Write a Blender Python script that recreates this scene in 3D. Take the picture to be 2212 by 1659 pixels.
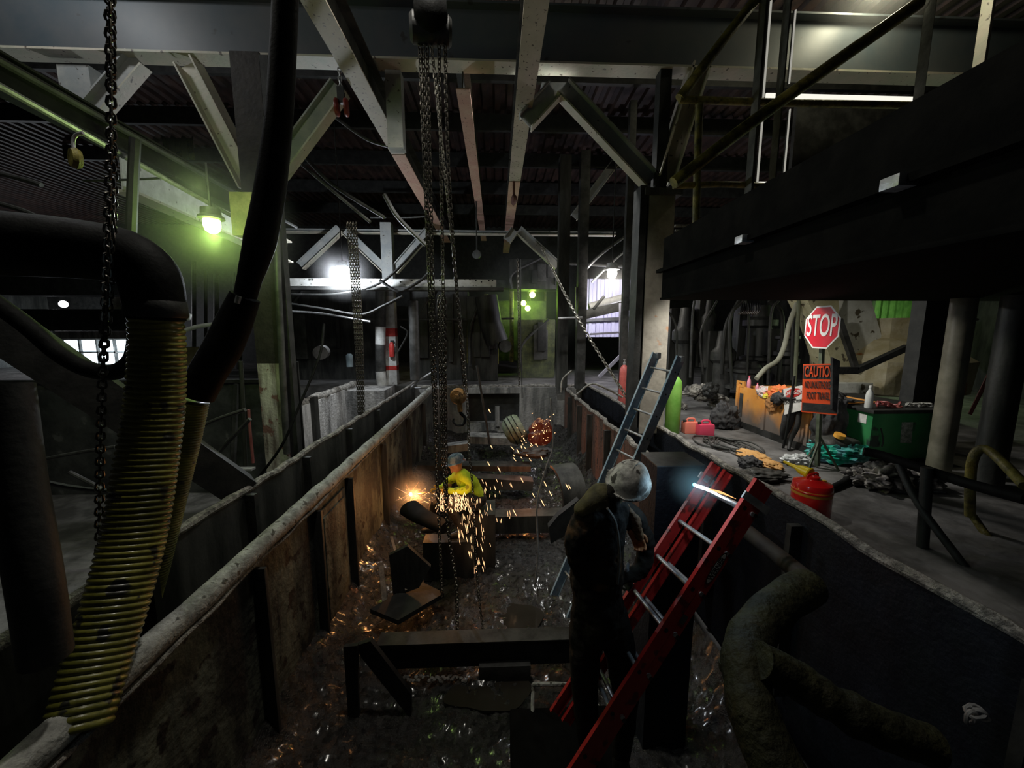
import bpy, bmesh, math, random
from mathutils import Vector, Matrix, noise
random.seed(7)
for o in list(bpy.data.objects): bpy.data.objects.remove(o)
SC = bpy.context.scene
COL = SC.collection
V = Vector
# ------------------------------------------------------------------ camera, world, exposure
F = 831.0; CZ = 3.7
PIT = math.atan((829.5-716)/F); YAW = math.atan((1106-1072)/F*math.cos(PIT))
CF = V((math.sin(YAW)*math.cos(PIT), math.cos(YAW)*math.cos(PIT), -math.sin(PIT)))
CR = V((math.cos(YAW), -math.sin(YAW), 0)); CU = CR.cross(CF)
cam = bpy.data.cameras.new('camera'); co = bpy.data.objects.new('camera', cam); COL.objects.link(co)
cam.sensor_width = 36; cam.lens = 36*F/2212; cam.clip_start = .05; cam.clip_end = 200
m = Matrix((CR, CU, -CF)).transposed().to_4x4(); m.translation = V((0, 0, CZ)); co.matrix_world = m
SC.camera = co
w = bpy.data.worlds.new('world'); SC.world = w; w.use_nodes = True
w.node_tree.nodes['Background'].inputs[0].default_value = (.55, .62, .7, 1)
w.node_tree.nodes['Background'].inputs[1].default_value = .008
SC.view_settings.view_transform = 'Standard'; SC.view_settings.look = 'None'
SC.view_settings.gamma = 1; SC.view_settings.exposure = 0; SC.view_settings.use_curve_mapping = False

def P(px, py, X=None, Y=None, Z=None):
    "where the sight line through a pixel meets the plane x=X, y=Y or z=Z"
    d = CF + CR*((px-1106)/F) + CU*((829.5-py)/F)
    t = X/d.x if X is not None else Y/d.y if Y is not None else (Z-CZ)/d.z
    return V((d.x*t, d.y*t, CZ+d.z*t))

def lamp_light(name, loc, col, energy, r=.08, spot=None, aim=None, blend=.6):
    l = bpy.data.lights.new(name, 'SPOT' if spot else 'POINT'); l.color = col; l.energy = energy; l.shadow_soft_size = r
    o = bpy.data.objects.new(name, l); COL.objects.link(o); o.location = loc
    if spot:
        l.spot_size = math.radians(spot); l.spot_blend = blend
        o.rotation_euler = (V(aim)-V(loc)).to_track_quat('-Z', 'Y').to_euler()
    return o
# unseen lights without bodies: the top right lamp, all others added fill
lamp_light('unseen_light', (-3.4, 2.2, 7.6), (1, .97, .86), 55, .2)
lamp_light('unseen_light', P(1905, -45, Y=6.1), (1, .95, .66), 75, .12)
lamp_light('unseen_light', (.2, -1.2, 7.2), (1, .96, .88), 22, .2, 30, (1.35, 2.5, 2.5), 1)
lamp_light('sign_fill', (.25, -.25, 3.85), (1, .98, .95), 110, .04, 22, (4.5, 5.2, 3.0), .7)  # added spot beside the camera to brighten the signs
lamp_light('unseen_light', (-6.2, 5.0, 9.0), (.95, .98, 1), 95, .2)
lamp_light('unseen_light', (-.6, 3.3, 8.2), (1, .96, .86), 300, .12, 150, (-.6, 3.6, 0), .4)
lamp_light('fill_light', (3.0, 5.4, 4.45), (1, .97, .9), 215, .1, 145, (4.2, 6.1, 2.3), .9)  # added fill hidden behind the hopper, no lamp body
lamp_light('unseen_light', (.7, 7.15, 8.45), (.96, .97, .95), 800, .15, 108, (.1, 7.3, 0), .5)  # added fill hidden behind the girder
# light of the cutting torches
lamp_light('torch_light', (-1.38, 6.2, .98), (1, .40, .12), 16, .05)
lamp_light('spark_light', (.62, 7.9, .9), (1, .3, .1), 10, .1)
lamp_light('torch_light', P(1497, 1044, Y=2.3), (.5, .78, 1), 4, .03)
lamp_light('spark_light', P(955, 1078, Y=5.15), (1, .42, .14), 7, .15)
# daylight through the windows far behind
# ------------------------------------------------------------------ materials
MATS = {}
def mat(name, c1, c2=None, rough=.6, metal=0, scale=4, lo=.4, hi=.62, bump=.15, spots=None, streak=False, emit=None, es=0, rough2=None, wet=0, spec=.5):
    if name in MATS: return MATS[name]
    m = bpy.data.materials.new(name); m.use_nodes = True; nt = m.node_tree; N = nt.nodes; L = nt.links
    b = N['Principled BSDF']; b.inputs['Roughness'].default_value = rough; b.inputs['Metallic'].default_value = metal
    b.inputs['Base Color'].default_value = (*c1, 1)
    if c2 is not None:
        tc = N.new('ShaderNodeTexCoord'); mp = N.new('ShaderNodeMapping'); L.new(tc.outputs['Object'], mp.inputs[0])
        if streak: mp.inputs['Scale'].default_value = (1, 1, .18 if streak is True else streak)
        n = N.new('ShaderNodeTexNoise'); n.inputs['Scale'].default_value = scale; n.inputs['Detail'].default_value = 8; n.inputs['Roughness'].default_value = .65
        L.new(mp.outputs[0], n.inputs['Vector'])
        r = N.new('ShaderNodeValToRGB'); r.color_ramp.elements[0].position = lo; r.color_ramp.elements[1].position = hi
        r.color_ramp.elements[0].color = (*c1, 1); r.color_ramp.elements[1].color = (*c2, 1)
        L.new(n.outputs['Fac'], r.inputs[0]); out = r.outputs[0]
        if spots:
            n2 = N.new('ShaderNodeTexNoise'); n2.inputs['Scale'].default_value = spots[1]; n2.inputs['Detail'].default_value = 3
            L.new(tc.outputs['Object'], n2.inputs['Vector'])
            r2 = N.new('ShaderNodeValToRGB'); r2.color_ramp.elements[0].position = spots[2]; r2.color_ramp.elements[1].position = spots[2]+.04
            L.new(n2.outputs['Fac'], r2.inputs[0])
            mx = N.new('ShaderNodeMix'); mx.data_type = 'RGBA'; L.new(r2.outputs[0], mx.inputs['Factor']); L.new(out, mx.inputs['A'])
            mx.inputs['B'].default_value = (*spots[0], 1); out = mx.outputs['Result']
        L.new(out, b.inputs['Base Color'])
        if rough2 is not None:
            mr = N.new('ShaderNodeMapRange'); mr.inputs['From Min'].default_value = lo; mr.inputs['From Max'].default_value = hi
            mr.inputs['To Min'].default_value = rough; mr.inputs['To Max'].default_value = rough2
            L.new(n.outputs['Fac'], mr.inputs['Value']); L.new(mr.outputs[0], b.inputs['Roughness'])
        if bump:
            bp = N.new('ShaderNodeBump'); bp.inputs['Strength'].default_value = bump; bp.inputs['Distance'].default_value = .02
            n3 = N.new('ShaderNodeTexNoise'); n3.inputs['Scale'].default_value = scale*5; n3.inputs['Detail'].default_value = 6
            L.new(tc.outputs['Object'], n3.inputs['Vector']); L.new(n3.outputs['Fac'], bp.inputs['Height']); L.new(bp.outputs[0], b.inputs['Normal'])
    b.inputs['Specular IOR Level'].default_value = spec
    if wet: b.inputs['Coat Weight'].default_value = wet; b.inputs['Coat Roughness'].default_value = .15
    if emit: b.inputs['Emission Color'].default_value = (*emit, 1); b.inputs['Emission Strength'].default_value = es
    MATS[name] = m; return m
def emi(name, c, s):
    return mat(name, (0, 0, 0), emit=c, es=s)
black = mat('black_grime', (.012, .013, .012), (.03, .03, .028), .6, scale=6)
blackgloss = mat('black_rubber', (.005, .005, .005), (.013, .0135, .013), .62, scale=9, spec=.08)
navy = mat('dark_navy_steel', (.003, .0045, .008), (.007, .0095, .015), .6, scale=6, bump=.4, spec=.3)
soot = mat('sooty_steel', (.02, .021, .019), (.065, .065, .058), .55, .2, scale=5, streak=True)
pitwall = mat('caked_steel', (.016, .017, .014), (.155, .168, .125), .7, scale=2.6, lo=.42, hi=.64, bump=.9, streak=.4, spots=((.02, .015, .012), 5, .58))
pitrust = mat('rusty_plate', (.06, .045, .035), (.17, .075, .045), .75, scale=3, bump=.8, streak=True, spots=((.03, .025, .02), 7, .6))
rimgrey = mat('caked_pipe', (.2, .2, .18), (.46, .46, .42), .65, scale=7, bump=.8, spots=((.07, .065, .05), 14, .62))
crust = mat('pale_crust', (.10, .095, .085), (.36, .34, .3), .8, scale=14, bump=1)
beamp = mat('speckled_beam_paint', (.33, .30, .235), (.43, .37, .31), .6, scale=1.6, bump=.25, spots=((.05, .035, .03), 17, .62))
beamr = mat('pinkish_beam_paint', (.40, .23, .18), (.44, .30, .22), .6, scale=3, bump=.3, spots=((.08, .04, .03), 20, .63))
girder = mat('grey_girder_paint', (.055, .072, .084), (.10, .102, .104), .5, scale=.8, lo=.35, hi=.7, bump=.1, spots=((.04, .04, .04), 4, .68))
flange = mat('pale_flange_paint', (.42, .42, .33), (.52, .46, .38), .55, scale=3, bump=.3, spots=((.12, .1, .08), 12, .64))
brace = mat('grey_brace_paint', (.26, .28, .28), (.36, .36, .34), .6, scale=3, bump=.2, spots=((.1, .09, .08), 14, .66))
colgrey = mat('column_paint', (.24, .22, .185), (.38, .35, .29), .6, scale=2.5, bump=.3, spots=((.36, .20, .11), 3.2, .66))
colstreak = mat('streaked_column', (.14, .11, .10), (.66, .62, .58), .7, scale=5, bump=.5, streak=True, spots=((.2, .1, .09), 6, .6))
yellowp = mat('grimy_yellow_paint', (.06, .055, .015), (.27, .23, .05), .5, scale=7, bump=.4)
hosem = mat('olive_ribbed_rubber', (.10, .10, .014), (.30, .28, .05), .38, scale=3.5, bump=.25, wet=.25, spots=((.02, .02, .012), 9, .6))
palecon = mat('pale_streaked_concrete', (.17, .17, .165), (.66, .65, .63), .85, scale=3, lo=.38, hi=.62, bump=.9, streak=True)
concrete = mat('stained_concrete', (.10, .10, .095), (.34, .33, .31), .85, scale=3, bump=.9, streak=True)
floorm = mat('dirty_floor', (.075, .073, .07), (.17, .165, .16), .55, scale=2.2, bump=.7, rough2=.8)
mudm = mat('wet_sludge', (.008, .008, .0078), (.036, .035, .032), .16, scale=14, bump=1, rough2=.45, wet=.6)
deckm = mat('corrugated_deck', (.015, .009, .008), (.05, .026, .02), .6, scale=2)
ductm = mat('duct_steel', (.04, .04, .038), (.10, .10, .095), .5, .3, scale=3)
galv = mat('galvanised_steel', (.35, .36, .37), (.6, .6, .6), .4, .6, scale=10)
chainm = mat('dark_chain_steel', (.07, .065, .055), (.2, .18, .15), .35, .75, scale=25, bump=0)
chainl = mat('light_chain_steel', (.2, .19, .16), (.42, .4, .34), .4, .6, scale=25, bump=0)
whitep = mat('white_paint', (.55, .55, .52), (.72, .72, .70), .5, scale=6, bump=.1, spots=((.2, .19, .17), 14, .66))
redp = mat('red_paint', (.42, .03, .025), (.62, .06, .05), .4, scale=8, bump=.1)

# ------------------------------------------------------------------ mesh helpers
class MB:
    def __init__(s): s.bm = bmesh.new()
    def face(s, vs):
        try: return s.bm.faces.new(vs)
        except ValueError: return None
    def prism(s, prof, p0, p1, up=(0, 0, 1), cap=True, prof2=None):
        "extrude a 2D profile (side, up) from p0 to p1"
        p0 = V(p0); p1 = V(p1); d = (p1-p0).normalized(); up = V(up)
        if abs(d.dot(up)) > .98: up = V((0, 1, 0))
        sx = d.cross(up).normalized(); uy = sx.cross(d)
        a = [s.bm.verts.new(p0+sx*x+uy*y) for x, y in prof]
        b = [s.bm.verts.new(p1+sx*x+uy*y) for x, y in (prof2 or prof)]
        n = len(prof)
        for i in range(n): s.face([a[i], a[(i+1) % n], b[(i+1) % n], b[i]])
        if cap: s.face(a[::-1]); s.face(b)
        return s
    def bar(s, p0, p1, w, h, up=(0, 0, 1)):
        return s.prism([(-w/2, -h/2), (w/2, -h/2), (w/2, h/2), (-w/2, h/2)], p0, p1, up)
    def box(s, lo, hi, bev=0):
        x0, y0, z0 = lo; x1, y1, z1 = hi
        r = bmesh.ops.create_cube(s.bm, size=1, matrix=Matrix.Translation(((x0+x1)/2, (y0+y1)/2, (z0+z1)/2)) @ Matrix.Diagonal((abs(x1-x0), abs(y1-y0), abs(z1-z0), 1)))
        if bev:
            es = list({e for v in r['verts'] for e in v.link_edges})
            bmesh.ops.bevel(s.bm, geom=es, offset=bev, segments=2, affect='EDGES', profile=.7)
        return s
    def ibeam(s, p0, p1, w, h, tf=.02, tw=.015, up=(0, 0, 1)):
        a, b, t, q = w/2, h/2, tf, tw/2
        pr = [(-a, -b), (a, -b), (a, -b+t), (q, -b+t), (q, b-t), (a, b-t), (a, b), (-a, b), (-a, b-t), (-q, b-t), (-q, -b+t), (-a, -b+t)]
        p0 = V(p0); p1 = V(p1); d = (p1-p0).normalized(); u = V(up)
        if abs(d.dot(u)) > .98: u = V((0, 1, 0))
        s.prism(pr, p0, p1, u, cap=False)
        for (x0, y0, x1, y1) in ((-a, -b, a, -b+t), (-a, b-t, a, b), (-q, -b+t, q, b-t)): pass
        return s
    def tube(s, pts, r, n=10, smooth=0, cap=True, sq=1):
        pts = [V(p) for p in pts]
        if smooth: pts = crom(pts, smooth)
        if isinstance(r, (list, tuple)):
            rl = list(r); r = lambda u: rl[min(int(u*(len(rl)-1)), len(rl)-2)]*(1-(u*(len(rl)-1)-min(int(u*(len(rl)-1)), len(rl)-2)))+rl[min(int(u*(len(rl)-1)), len(rl)-2)+1]*(u*(len(rl)-1)-min(int(u*(len(rl)-1)), len(rl)-2))
        m = len(pts); rings = []; T = (pts[1]-pts[0]).normalized()
        nrm = T.cross(V((0, 0, 1)) if abs(T.z) < .9 else V((0, 1, 0))).normalized()
        for i, p in enumerate(pts):
            t = (pts[min(i+1, m-1)]-pts[max(i-1, 0)])
            if t.length > 1e-9: t = t.normalized(); nrm = (nrm-t*nrm.dot(t)).normalized(); T = t
            bn = T.cross(nrm); rr = r(i/(m-1)) if callable(r) else r[i] if isinstance(r, (list, tuple)) else r
            rings.append([s.bm.verts.new(p+(nrm*math.cos(2*math.pi*k/n)+bn*math.sin(2*math.pi*k/n)*sq)*rr) for k in range(n)])
        for a, b in zip(rings, rings[1:]):
            for k in range(n): s.face([a[k], a[(k+1) % n], b[(k+1) % n], b[k]])
        if cap: s.face(rings[0][::-1]); s.face(rings[-1])
        return s
    def lathe(s, prof, c, n=20, ax=(0, 0, 1)):
        "prof: (radius, height) along ax from c"
        ax = V(ax).normalized(); c = V(c); e = ax.cross(V((0, 1, 0)) if abs(ax.y) < .9 else V((1, 0, 0))).normalized(); g = ax.cross(e)
        rings = [[s.bm.verts.new(c+ax*h+(e*math.cos(2*math.pi*k/n)+g*math.sin(2*math.pi*k/n))*max(r, .0005)) for k in range(n)] for r, h in prof]
        for a, b in zip(rings, rings[1:]):
            for k in range(n): s.face([a[k], a[(k+1) % n], b[(k+1) % n], b[k]])
        s.face(rings[0][::-1]); s.face(rings[-1]); return s
    def ell(s, c, r, seg=16, rot=None):
        M = Matrix.Translation(V(c)) @ (rot.to_4x4() if rot else Matrix()) @ Matrix.Diagonal((*r, 1))
        bmesh.ops.create_uvsphere(s.bm, u_segments=seg, v_segments=max(8, seg//2+2), radius=1, matrix=M); return s
    def blob(s, c, r, amp=.3, freq=3, sub=4, seed=0):
        res = bmesh.ops.create_icosphere(s.bm, subdivisions=sub, radius=1)
        for v in res['verts']:
            d = v.co.copy(); k = 1+amp*.8*(noise.fractal(d*freq+V((seed*7.1, seed*3.3, 0)), 1.2, 2, 2))+amp*.6*abs(noise.noise(d*freq*1.5+V((0, seed, 5))))-amp*.5*abs(noise.noise(d*freq*.8+V((seed, 2, 5))))
            v.co = V(c)+V((d.x*r[0], d.y*r[1], d.z*r[2]))*k
        return s
    def poly(s, pts, th, nrm):
        "flat outline given as 3D points, thickened along nrm"
        nrm = V(nrm).normalized()*th; a = [s.bm.verts.new(V(p)) for p in pts]; b = [s.bm.verts.new(V(p)+nrm) for p in pts]
        n = len(a); s.face(a[::-1]); s.face(b)
        for i in range(n): s.face([a[i], a[(i+1) % n], b[(i+1) % n], b[i]])
        return s
    def links(s, pts, L=.05, wr=.0065, w=.017, seg=10, n=6, jit=0):
        pts = crom([V(p) for p in pts], 12) if len(pts) > 2 else [V(p) for p in pts]
        # resample
        out = [pts[0]]; acc = 0; pitch = L*.74; last = pts[0]
        for a, b in zip(pts, pts[1:]):
            d = (b-a).length; t = pitch-acc
            while t <= d: out.append(a+(b-a)*(t/d)); t += pitch
            acc = d-(t-pitch)
        for i, (a, b) in enumerate(zip(out, out[1:])):
            d = (b-a).normalized(); e = d.cross(V((.3, .95, .1))).normalized(); g = d.cross(e)
            tw = .35+.25*math.sin(i*.13)+jit*random.uniform(-1, 1); e, g = e*math.cos(tw)+g*math.sin(tw), g*math.cos(tw)-e*math.sin(tw)
            if i % 2: e, g = g, e
            c = (a+b)/2; h = L/2-w; ring = []
            for k in range(seg):
                th = 2*math.pi*k/seg; x = math.cos(th)*w; y = math.sin(th)*w+(h if math.sin(th) >= 0 else -h)
                ctr = c+e*x+d*y; o = (e*math.cos(th)+d*math.sin(th))
                ring.append([s.bm.verts.new(ctr+(o*math.cos(2*math.pi*q/n)+g*math.sin(2*math.pi*q/n))*wr) for q in range(n)])
            for k in range(seg):
                A, B = ring[k], ring[(k+1) % seg]
                for q in range(n): s.face([A[q], A[(q+1) % n], B[(q+1) % n], B[q]])
        return s
    def build(s, name, m, parent=None, ang=.7, **tags):
        bm = s.bm; bmesh.ops.recalc_face_normals(bm, faces=bm.faces[:])
        for f in bm.faces: f.smooth = True
        for e in bm.edges:
            if len(e.link_faces) == 2 and e.calc_face_angle(0) > ang: e.smooth = False
        if parent is None:
            xs = [v.co for v in bm.verts]; lo = [min(c[i] for c in xs) for i in range(3)]; hi = [max(c[i] for c in xs) for i in range(3)]
            org = V(((lo[0]+hi[0])/2, (lo[1]+hi[1])/2, lo[2]))
        else:
            org = V((0, 0, 0)); q = parent
            while q: org += q.location; q = q.parent
        for v in bm.verts: v.co -= org
        me = bpy.data.meshes.new(name); bm.to_mesh(me); bm.free(); me.materials.append(m)
        o = bpy.data.objects.new(name, me); COL.objects.link(o)
        if parent: o.parent = parent
        else: o.location = org
        for k, v in tags.items(): o[k] = v
        return o
def crom(p, k):
    q = [p[0]*2-p[1]]+p+[p[-1]*2-p[-2]]; out = []
    for i in range(1, len(q)-2):
        for j in range(k):
            t = j/k; a, b, c, d = q[i-1], q[i], q[i+1], q[i+2]
            out.append(.5*((2*b)+(c-a)*t+(2*a-5*b+4*c-d)*t*t+(3*b-a-3*c+d)*t**3))
    out.append(p[-1]); return out
def tag(o, label, cat, group=None, kind=None):
    o['label'] = label; o['category'] = cat
    if group: o['group'] = group
    if kind: o['kind'] = kind
    return o
def thing(name, label, cat, loc, group=None):
    o = bpy.data.objects.new(name, None); o.empty_display_size = .1; COL.objects.link(o); o.location = V(loc)
    return tag(o, label, cat, group)
def struct(o): o['kind'] = 'structure'; return o
def text(s, parent, c, right, up, size, m, sx=1, name='lettering', d=.0006, fit=None, bold=.018):
    cu = bpy.data.curves.new('t', 'FONT'); cu.body = s; cu.size = size; cu.align_x = 'CENTER'; cu.align_y = 'CENTER'; cu.extrude = d; cu.offset = size*bold
    o = bpy.data.objects.new('t', cu); COL.objects.link(o); bpy.context.view_layer.update()
    me = bpy.data.meshes.new_from_object(o.evaluated_get(bpy.context.evaluated_depsgraph_get())); bpy.data.objects.remove(o)
    right = V(right).normalized(); up = V(up).normalized(); n = right.cross(up)
    xs = [v.co.x for v in me.vertices]
    if fit: sx = fit/(max(xs)-min(xs))
    M = Matrix((right, up, n)).transposed()
    org = V((0, 0, 0)); q = parent
    while q: org += q.location; q = q.parent
    for v in me.vertices: v.co = M @ V((v.co.x*sx, v.co.y, v.co.z)) + V(c) - org
    me.materials.clear(); me.materials.append(m)
    o = bpy.data.objects.new(name, me); COL.objects.link(o); o.parent = parent
    return o
def copy_thing(o, loc, label=None, rot=None):
    r = o.copy(); COL.objects.link(r); r.location = V(loc)
    if rot is not None: r.rotation_euler = rot
    if label: r['label'] = label
    for ch in list(o.children):
        c = ch.copy(); COL.objects.link(c); c.parent = r
        for g in list(ch.children):
            d = g.copy(); COL.objects.link(d); d.parent = c
    return r
def one(mb, name, m, label, cat, group=None, kind=None, ang=.7):
    return tag(mb.build(name, m, ang=ang), label, cat, group, kind)
# ================================================================== THE SETTING
def sbox(name, lo, hi, m): return struct(MB().box(lo, hi).build(name, m))
sbox('floor', (2.83, -1, 1.6), (14, 22, 1.95), floorm)
sbox('floor', (-24, 12.6, 1.6), (2.83, 22, 1.95), floorm)
sbox('floor', (-24, -1, .2), (-2.66, 12.6, .5), floorm)
sbox('floor', (-2.66, -1, -.5), (2.83, 12.6, -.2), floorm)
sbox('wall_back', (-24, 22, .5), (14, 22.2, 10), black)
sbox('wall_left', (-24.2, -1, .5), (-24, 22, 10), soot)
sbox('wall_right', (14, -1, 1.9), (14.2, 22, 10), soot)
# corrugated roof deck
mb = MB(); x = -24.; pr = []
while x < 14: pr += [(x, 0), (x+.11, 0), (x+.15, .07), (x+.26, .07)]; x += .3
top = [(a, b+.01) for a, b in pr[::-1]]
mb.prism(pr+top, (0, -1, 9.3), (0, 22.2, 9.3)); struct(mb.build('ceiling', deckm))
# daylight windows of the back wall
def window(n, x0, y0, x1, y1, cols, rows, es):
    a = P(x0, y0, Y=21.9); b = P(x1, y1, Y=21.9); a.z, b.z = b.z, a.z
    f = MB()
    for i in range(cols+1):
        X = a.x+(b.x-a.x)*i/cols; f.box((X-.04, 21.8, a.z), (X+.04, 21.95, b.z))
    for i in range(rows+1):
        Z = a.z+(b.z-a.z)*i/rows; f.box((a.x, 21.8, Z-.04), (b.x, 21.95, Z+.04))
    fo = struct(f.build('window_%d' % n, ductm))
    MB().box((a.x, 21.93, a.z), (b.x, 21.97, b.z)).build('pane', emi('daylight', (.75, .9, 1), es), fo)
window(1, 135, 733, 292, 788, 4, 2, 3.2)
lamp_light('daylight', P(215, 760, Y=21), (.8, .92, 1), 160, .5)

# ================================================================== THE STEEL PIT
WL = 'steel side wall of the pit, '
t = thing('pit_wall', 'left caked inner steel wall of the pit with a thick pale pipe along its top', 'wall', (-2, 6, 0))
MB().box((-2.04, .2, -.15), (-2, 12.2, 1.82)).build('panel', pitwall, t)
def lumpy(p0, p1, r, n, amp, seed, k=90):
    mb = MB(); pts = [V(p0).lerp(V(p1), i/k) for i in range(k+1)]
    pts = [p+V((noise.noise(p*3+V((seed, 0, 0))), 0, noise.noise(p*3+V((0, seed, 9)))))*amp for p in pts]
    return mb.tube(pts, lambda u: r*(1+amp*6*noise.noise(V((u*55, seed, 1)))), n)
lumpy((-2, .2, 1.88), (-2, 12.2, 1.98), .075, 14, .012, 1).build('rim_pipe', rimgrey, t)
lumpy((-1.955, .2, 1.8), (-1.955, 12.2, 1.9), .018, 8, .02, 4, 140).build('weld_bead', crust, t)
for Y in (3.0, 4.02, 4.95, 6.5, 8.4, 10.2):
    MB().box((-2, Y-.02, -.1), (-1.9, Y+.02, 1.78), .005).build('stiffener', soot, t)
MB().box((-1.998, 4.12, .12), (-1.975, 4.85, 1.7), .01).box((-1.985, 4.2, .22), (-1.96, 4.78, 1.6), .01).build('cover_plate', pitwall, t)
t = thing('pit_wall', 'left outer steel wall of the pit with crusted top edge behind the pale pipe', 'wall', (-2.6, 6, 0))
MB().box((-2.64, .3, .5), (-2.6, 12.4, 2.06)).build('panel', soot, t)
for Y in (1.5, 2.7, 3.9, 5.1, 6.6, 8.2, 10):
    MB().box((-2.6, Y-.03, 1.2), (-2.5, Y+.03, 2.03)).build('stiffener', black, t)
lumpy((-2.62, .3, 2.07), (-2.62, 12.4, 2.07), .04, 8, .03, 2, 160).build('crusted_edge', crust, t)
MB().box((-2.6, .3, 1.15), (-2.04, 12.3, 1.2)).build('ledge', soot, t)
t = thing('pit_wall', 'right rusty inner steel wall of the pit with pale crust along its edge', 'wall', (2.2, 6, 0))
MB().box((2.2, 3.9, -.15), (2.24, 12.2, 1.86)).build('panel', pitrust, t)
for Y in (5.2, 7.2, 8.6, 9.7, 11):
    MB().box((2.08, Y-.04, -.1), (2.2, Y+.04, 1.8), .008).build('stiffener', soot, t)
lumpy((2.22, 3.9, 1.88), (2.22, 12.2, 1.88), .045, 8, .05, 3, 220).build('crusted_edge', crust, t)
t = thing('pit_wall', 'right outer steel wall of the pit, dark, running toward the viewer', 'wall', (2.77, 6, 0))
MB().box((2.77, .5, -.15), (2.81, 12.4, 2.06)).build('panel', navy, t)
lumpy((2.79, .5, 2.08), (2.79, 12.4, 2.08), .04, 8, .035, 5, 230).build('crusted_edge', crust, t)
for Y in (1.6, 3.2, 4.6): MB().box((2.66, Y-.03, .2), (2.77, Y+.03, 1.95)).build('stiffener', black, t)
t = thing('pit_end_wall', 'grey concrete end wall of the pit with a dark square opening', 'wall', (0, 12.4, 0))
a = P(1010, 850, Y=12.3); b = P(1122, 912, Y=12.3)
MB().box((-2.6, 12.25, -.1), (a.x, 12.55, 1.9)).box((b.x, 12.25, -.1), (2.8, 12.55, 1.9)).box((a.x, 12.25, a.z), (b.x, 12.55, 1.9)).box((a.x, 12.25, -.1), (b.x, 12.55, b.z)).build('panel', concrete, t)
MB().box((a.x-.1, 12.56, b.z-.1), (b.x+.1, 12.6, a.z+.1)).build('opening_back', black, t)
c = P(1074, 878, Y=12.2); MB().box((c.x-.07, 12.15, b.z-.1), (c.x+.07, 12.24, c.z)).build('post', concrete, t)
lumpy((-2.6, 12.4, 1.93), (2.8, 12.4, 1.93), .06, 8, .04, 8, 120).build('crusted_top', crust, t)

# wet sludge on the pit bottom
def mud_h(x, y):
    e = max(0, abs(x-.05)-1.25)
    h = .11*noise.fractal(V((x*1.1, y*.8, 2)), 1, 2, 5)+.05*abs(noise.noise(V((x*4, y*3.2, 0))))+.03*abs(noise.noise(V((x*11, y*9, 4))))+.012*noise.noise(V((x*40, y*34, 1)))
    h += .02*noise.noise(V((x*24, y*20, 8)))+e*e*.55*(1+.8*noise.noise(V((x*2, y*1.5, 3))))
    h += max(0, y-7.6)*.09
    return h
mb = MB(); nx, ny = 150, 330; g = []
for j in range(ny+1):
    y = 1.3+11*(j/ny)**1.25; g.append([mb.bm.verts.new((x, y, mud_h(x, y))) for x in [-2.0+4.2*i/nx for i in range(nx+1)]])
for j in range(ny):
    for i in range(nx): mb.face([g[j][i], g[j][i+1], g[j+1][i+1], g[j+1][i]])
one(mb, 'sludge', mudm, 'wet black sludge covering the bottom of the steel pit', 'sludge', kind='stuff', ang=3)
water = mat('brown_water', (.03, .026, .02), (.04, .035, .028), .1, scale=2, bump=.05)
for (x0, y0, x1, y1, l) in ((1035, 1290, 1165, 1370, 'still brown puddle just beyond the dark steel crossbeam'), (960, 1440, 1150, 1530, 'still dark puddle on the near side of the steel crossbeam')):
    a = P(x0, y1, Z=.07); b = P(x1, y0, Z=.07); cx, cy = (a.x+b.x)/2, (a.y+b.y)/2; pts = []
    for k in range(40):
        th = k*math.pi/20; q = 1+.22*noise.noise(V((math.cos(th)*1.5, math.sin(th)*1.5, x0)))
        pts.append((cx+math.cos(th)*(b.x-a.x)/2*q, cy+math.sin(th)*(b.y-a.y)/2*q, .045))
    one(MB().poly([(a_, b_, -.02) for a_, b_, c_ in pts], .035, (0, 0, 1)), 'puddle', water, l, 'puddle')

# steelwork down in the pit
def plate(px, Z=None, Y=None, X=None, th=.03, n=(0, 0, 1)): return MB().poly([P(a, b, X=X, Y=Y, Z=Z) for a, b in px], th, n)
t = thing('crossbeam', 'dark steel crossbeam spanning the pit bottom in the foreground', 'beam', P(1050, 1400, Y=3.75))
a = P(818, 1380, Y=3.75); b = P(1300, 1380, Y=3.75)
MB().box((a.x, 3.7, a.z-.32), (b.x, 3.78, a.z-.01)).build('web', black, t)
MB().box((a.x, 3.66, a.z-.015), (b.x, 3.84, a.z)).build('top_flange', soot, t)
a = P(1035, 1430, Y=3.69); b = P(1145, 1462, Y=3.69)
MB().box((a.x, 3.62, b.z), (b.x, 3.7, a.z), .004).build('clamp_block', ductm, t)
a = P(870, 1462, Y=3.66); b = P(1200, 1470, Y=3.66)
mb = MB()
for i in range(70):
    u = i/69; c = a.lerp(b, u)+V((0, random.uniform(-.04, .04), random.uniform(-.01, .012))); mb.blob(c, (.022, .02, .012), .4, 3, 2, i)
mb.build('sludge_crust', crust, t)
one(MB().poly([P(x, y, Y=3.35) for x, y in ((770, 1395), (800, 1385), (888, 1500), (888, 1555), (780, 1420))], .05, (0, 1, 0)), 'steel_plate', black, 'black slanted steel plate at the left end of the foreground crossbeam', 'plate')
one(MB().poly([P(x, y, Y=3.3) for x, y in ((742, 1398), (772, 1395), (775, 1610), (755, 1600))], .04, (0, 1, 0)), 'steel_bar', black, 'black upright steel bar left of the slanted plate', 'bar')
one(MB().tube([P(1262, 1480, Z=.55), P(1165, 1478, Z=.55), P(1152, 1490, Z=.5), P(1160, 1580, Z=.35), P(1240, 1595, Z=.3)], .017, 8, 5), 'bracket', rimgrey, 'pale C-shaped bracket below the right end of the foreground crossbeam', 'bracket')
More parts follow.
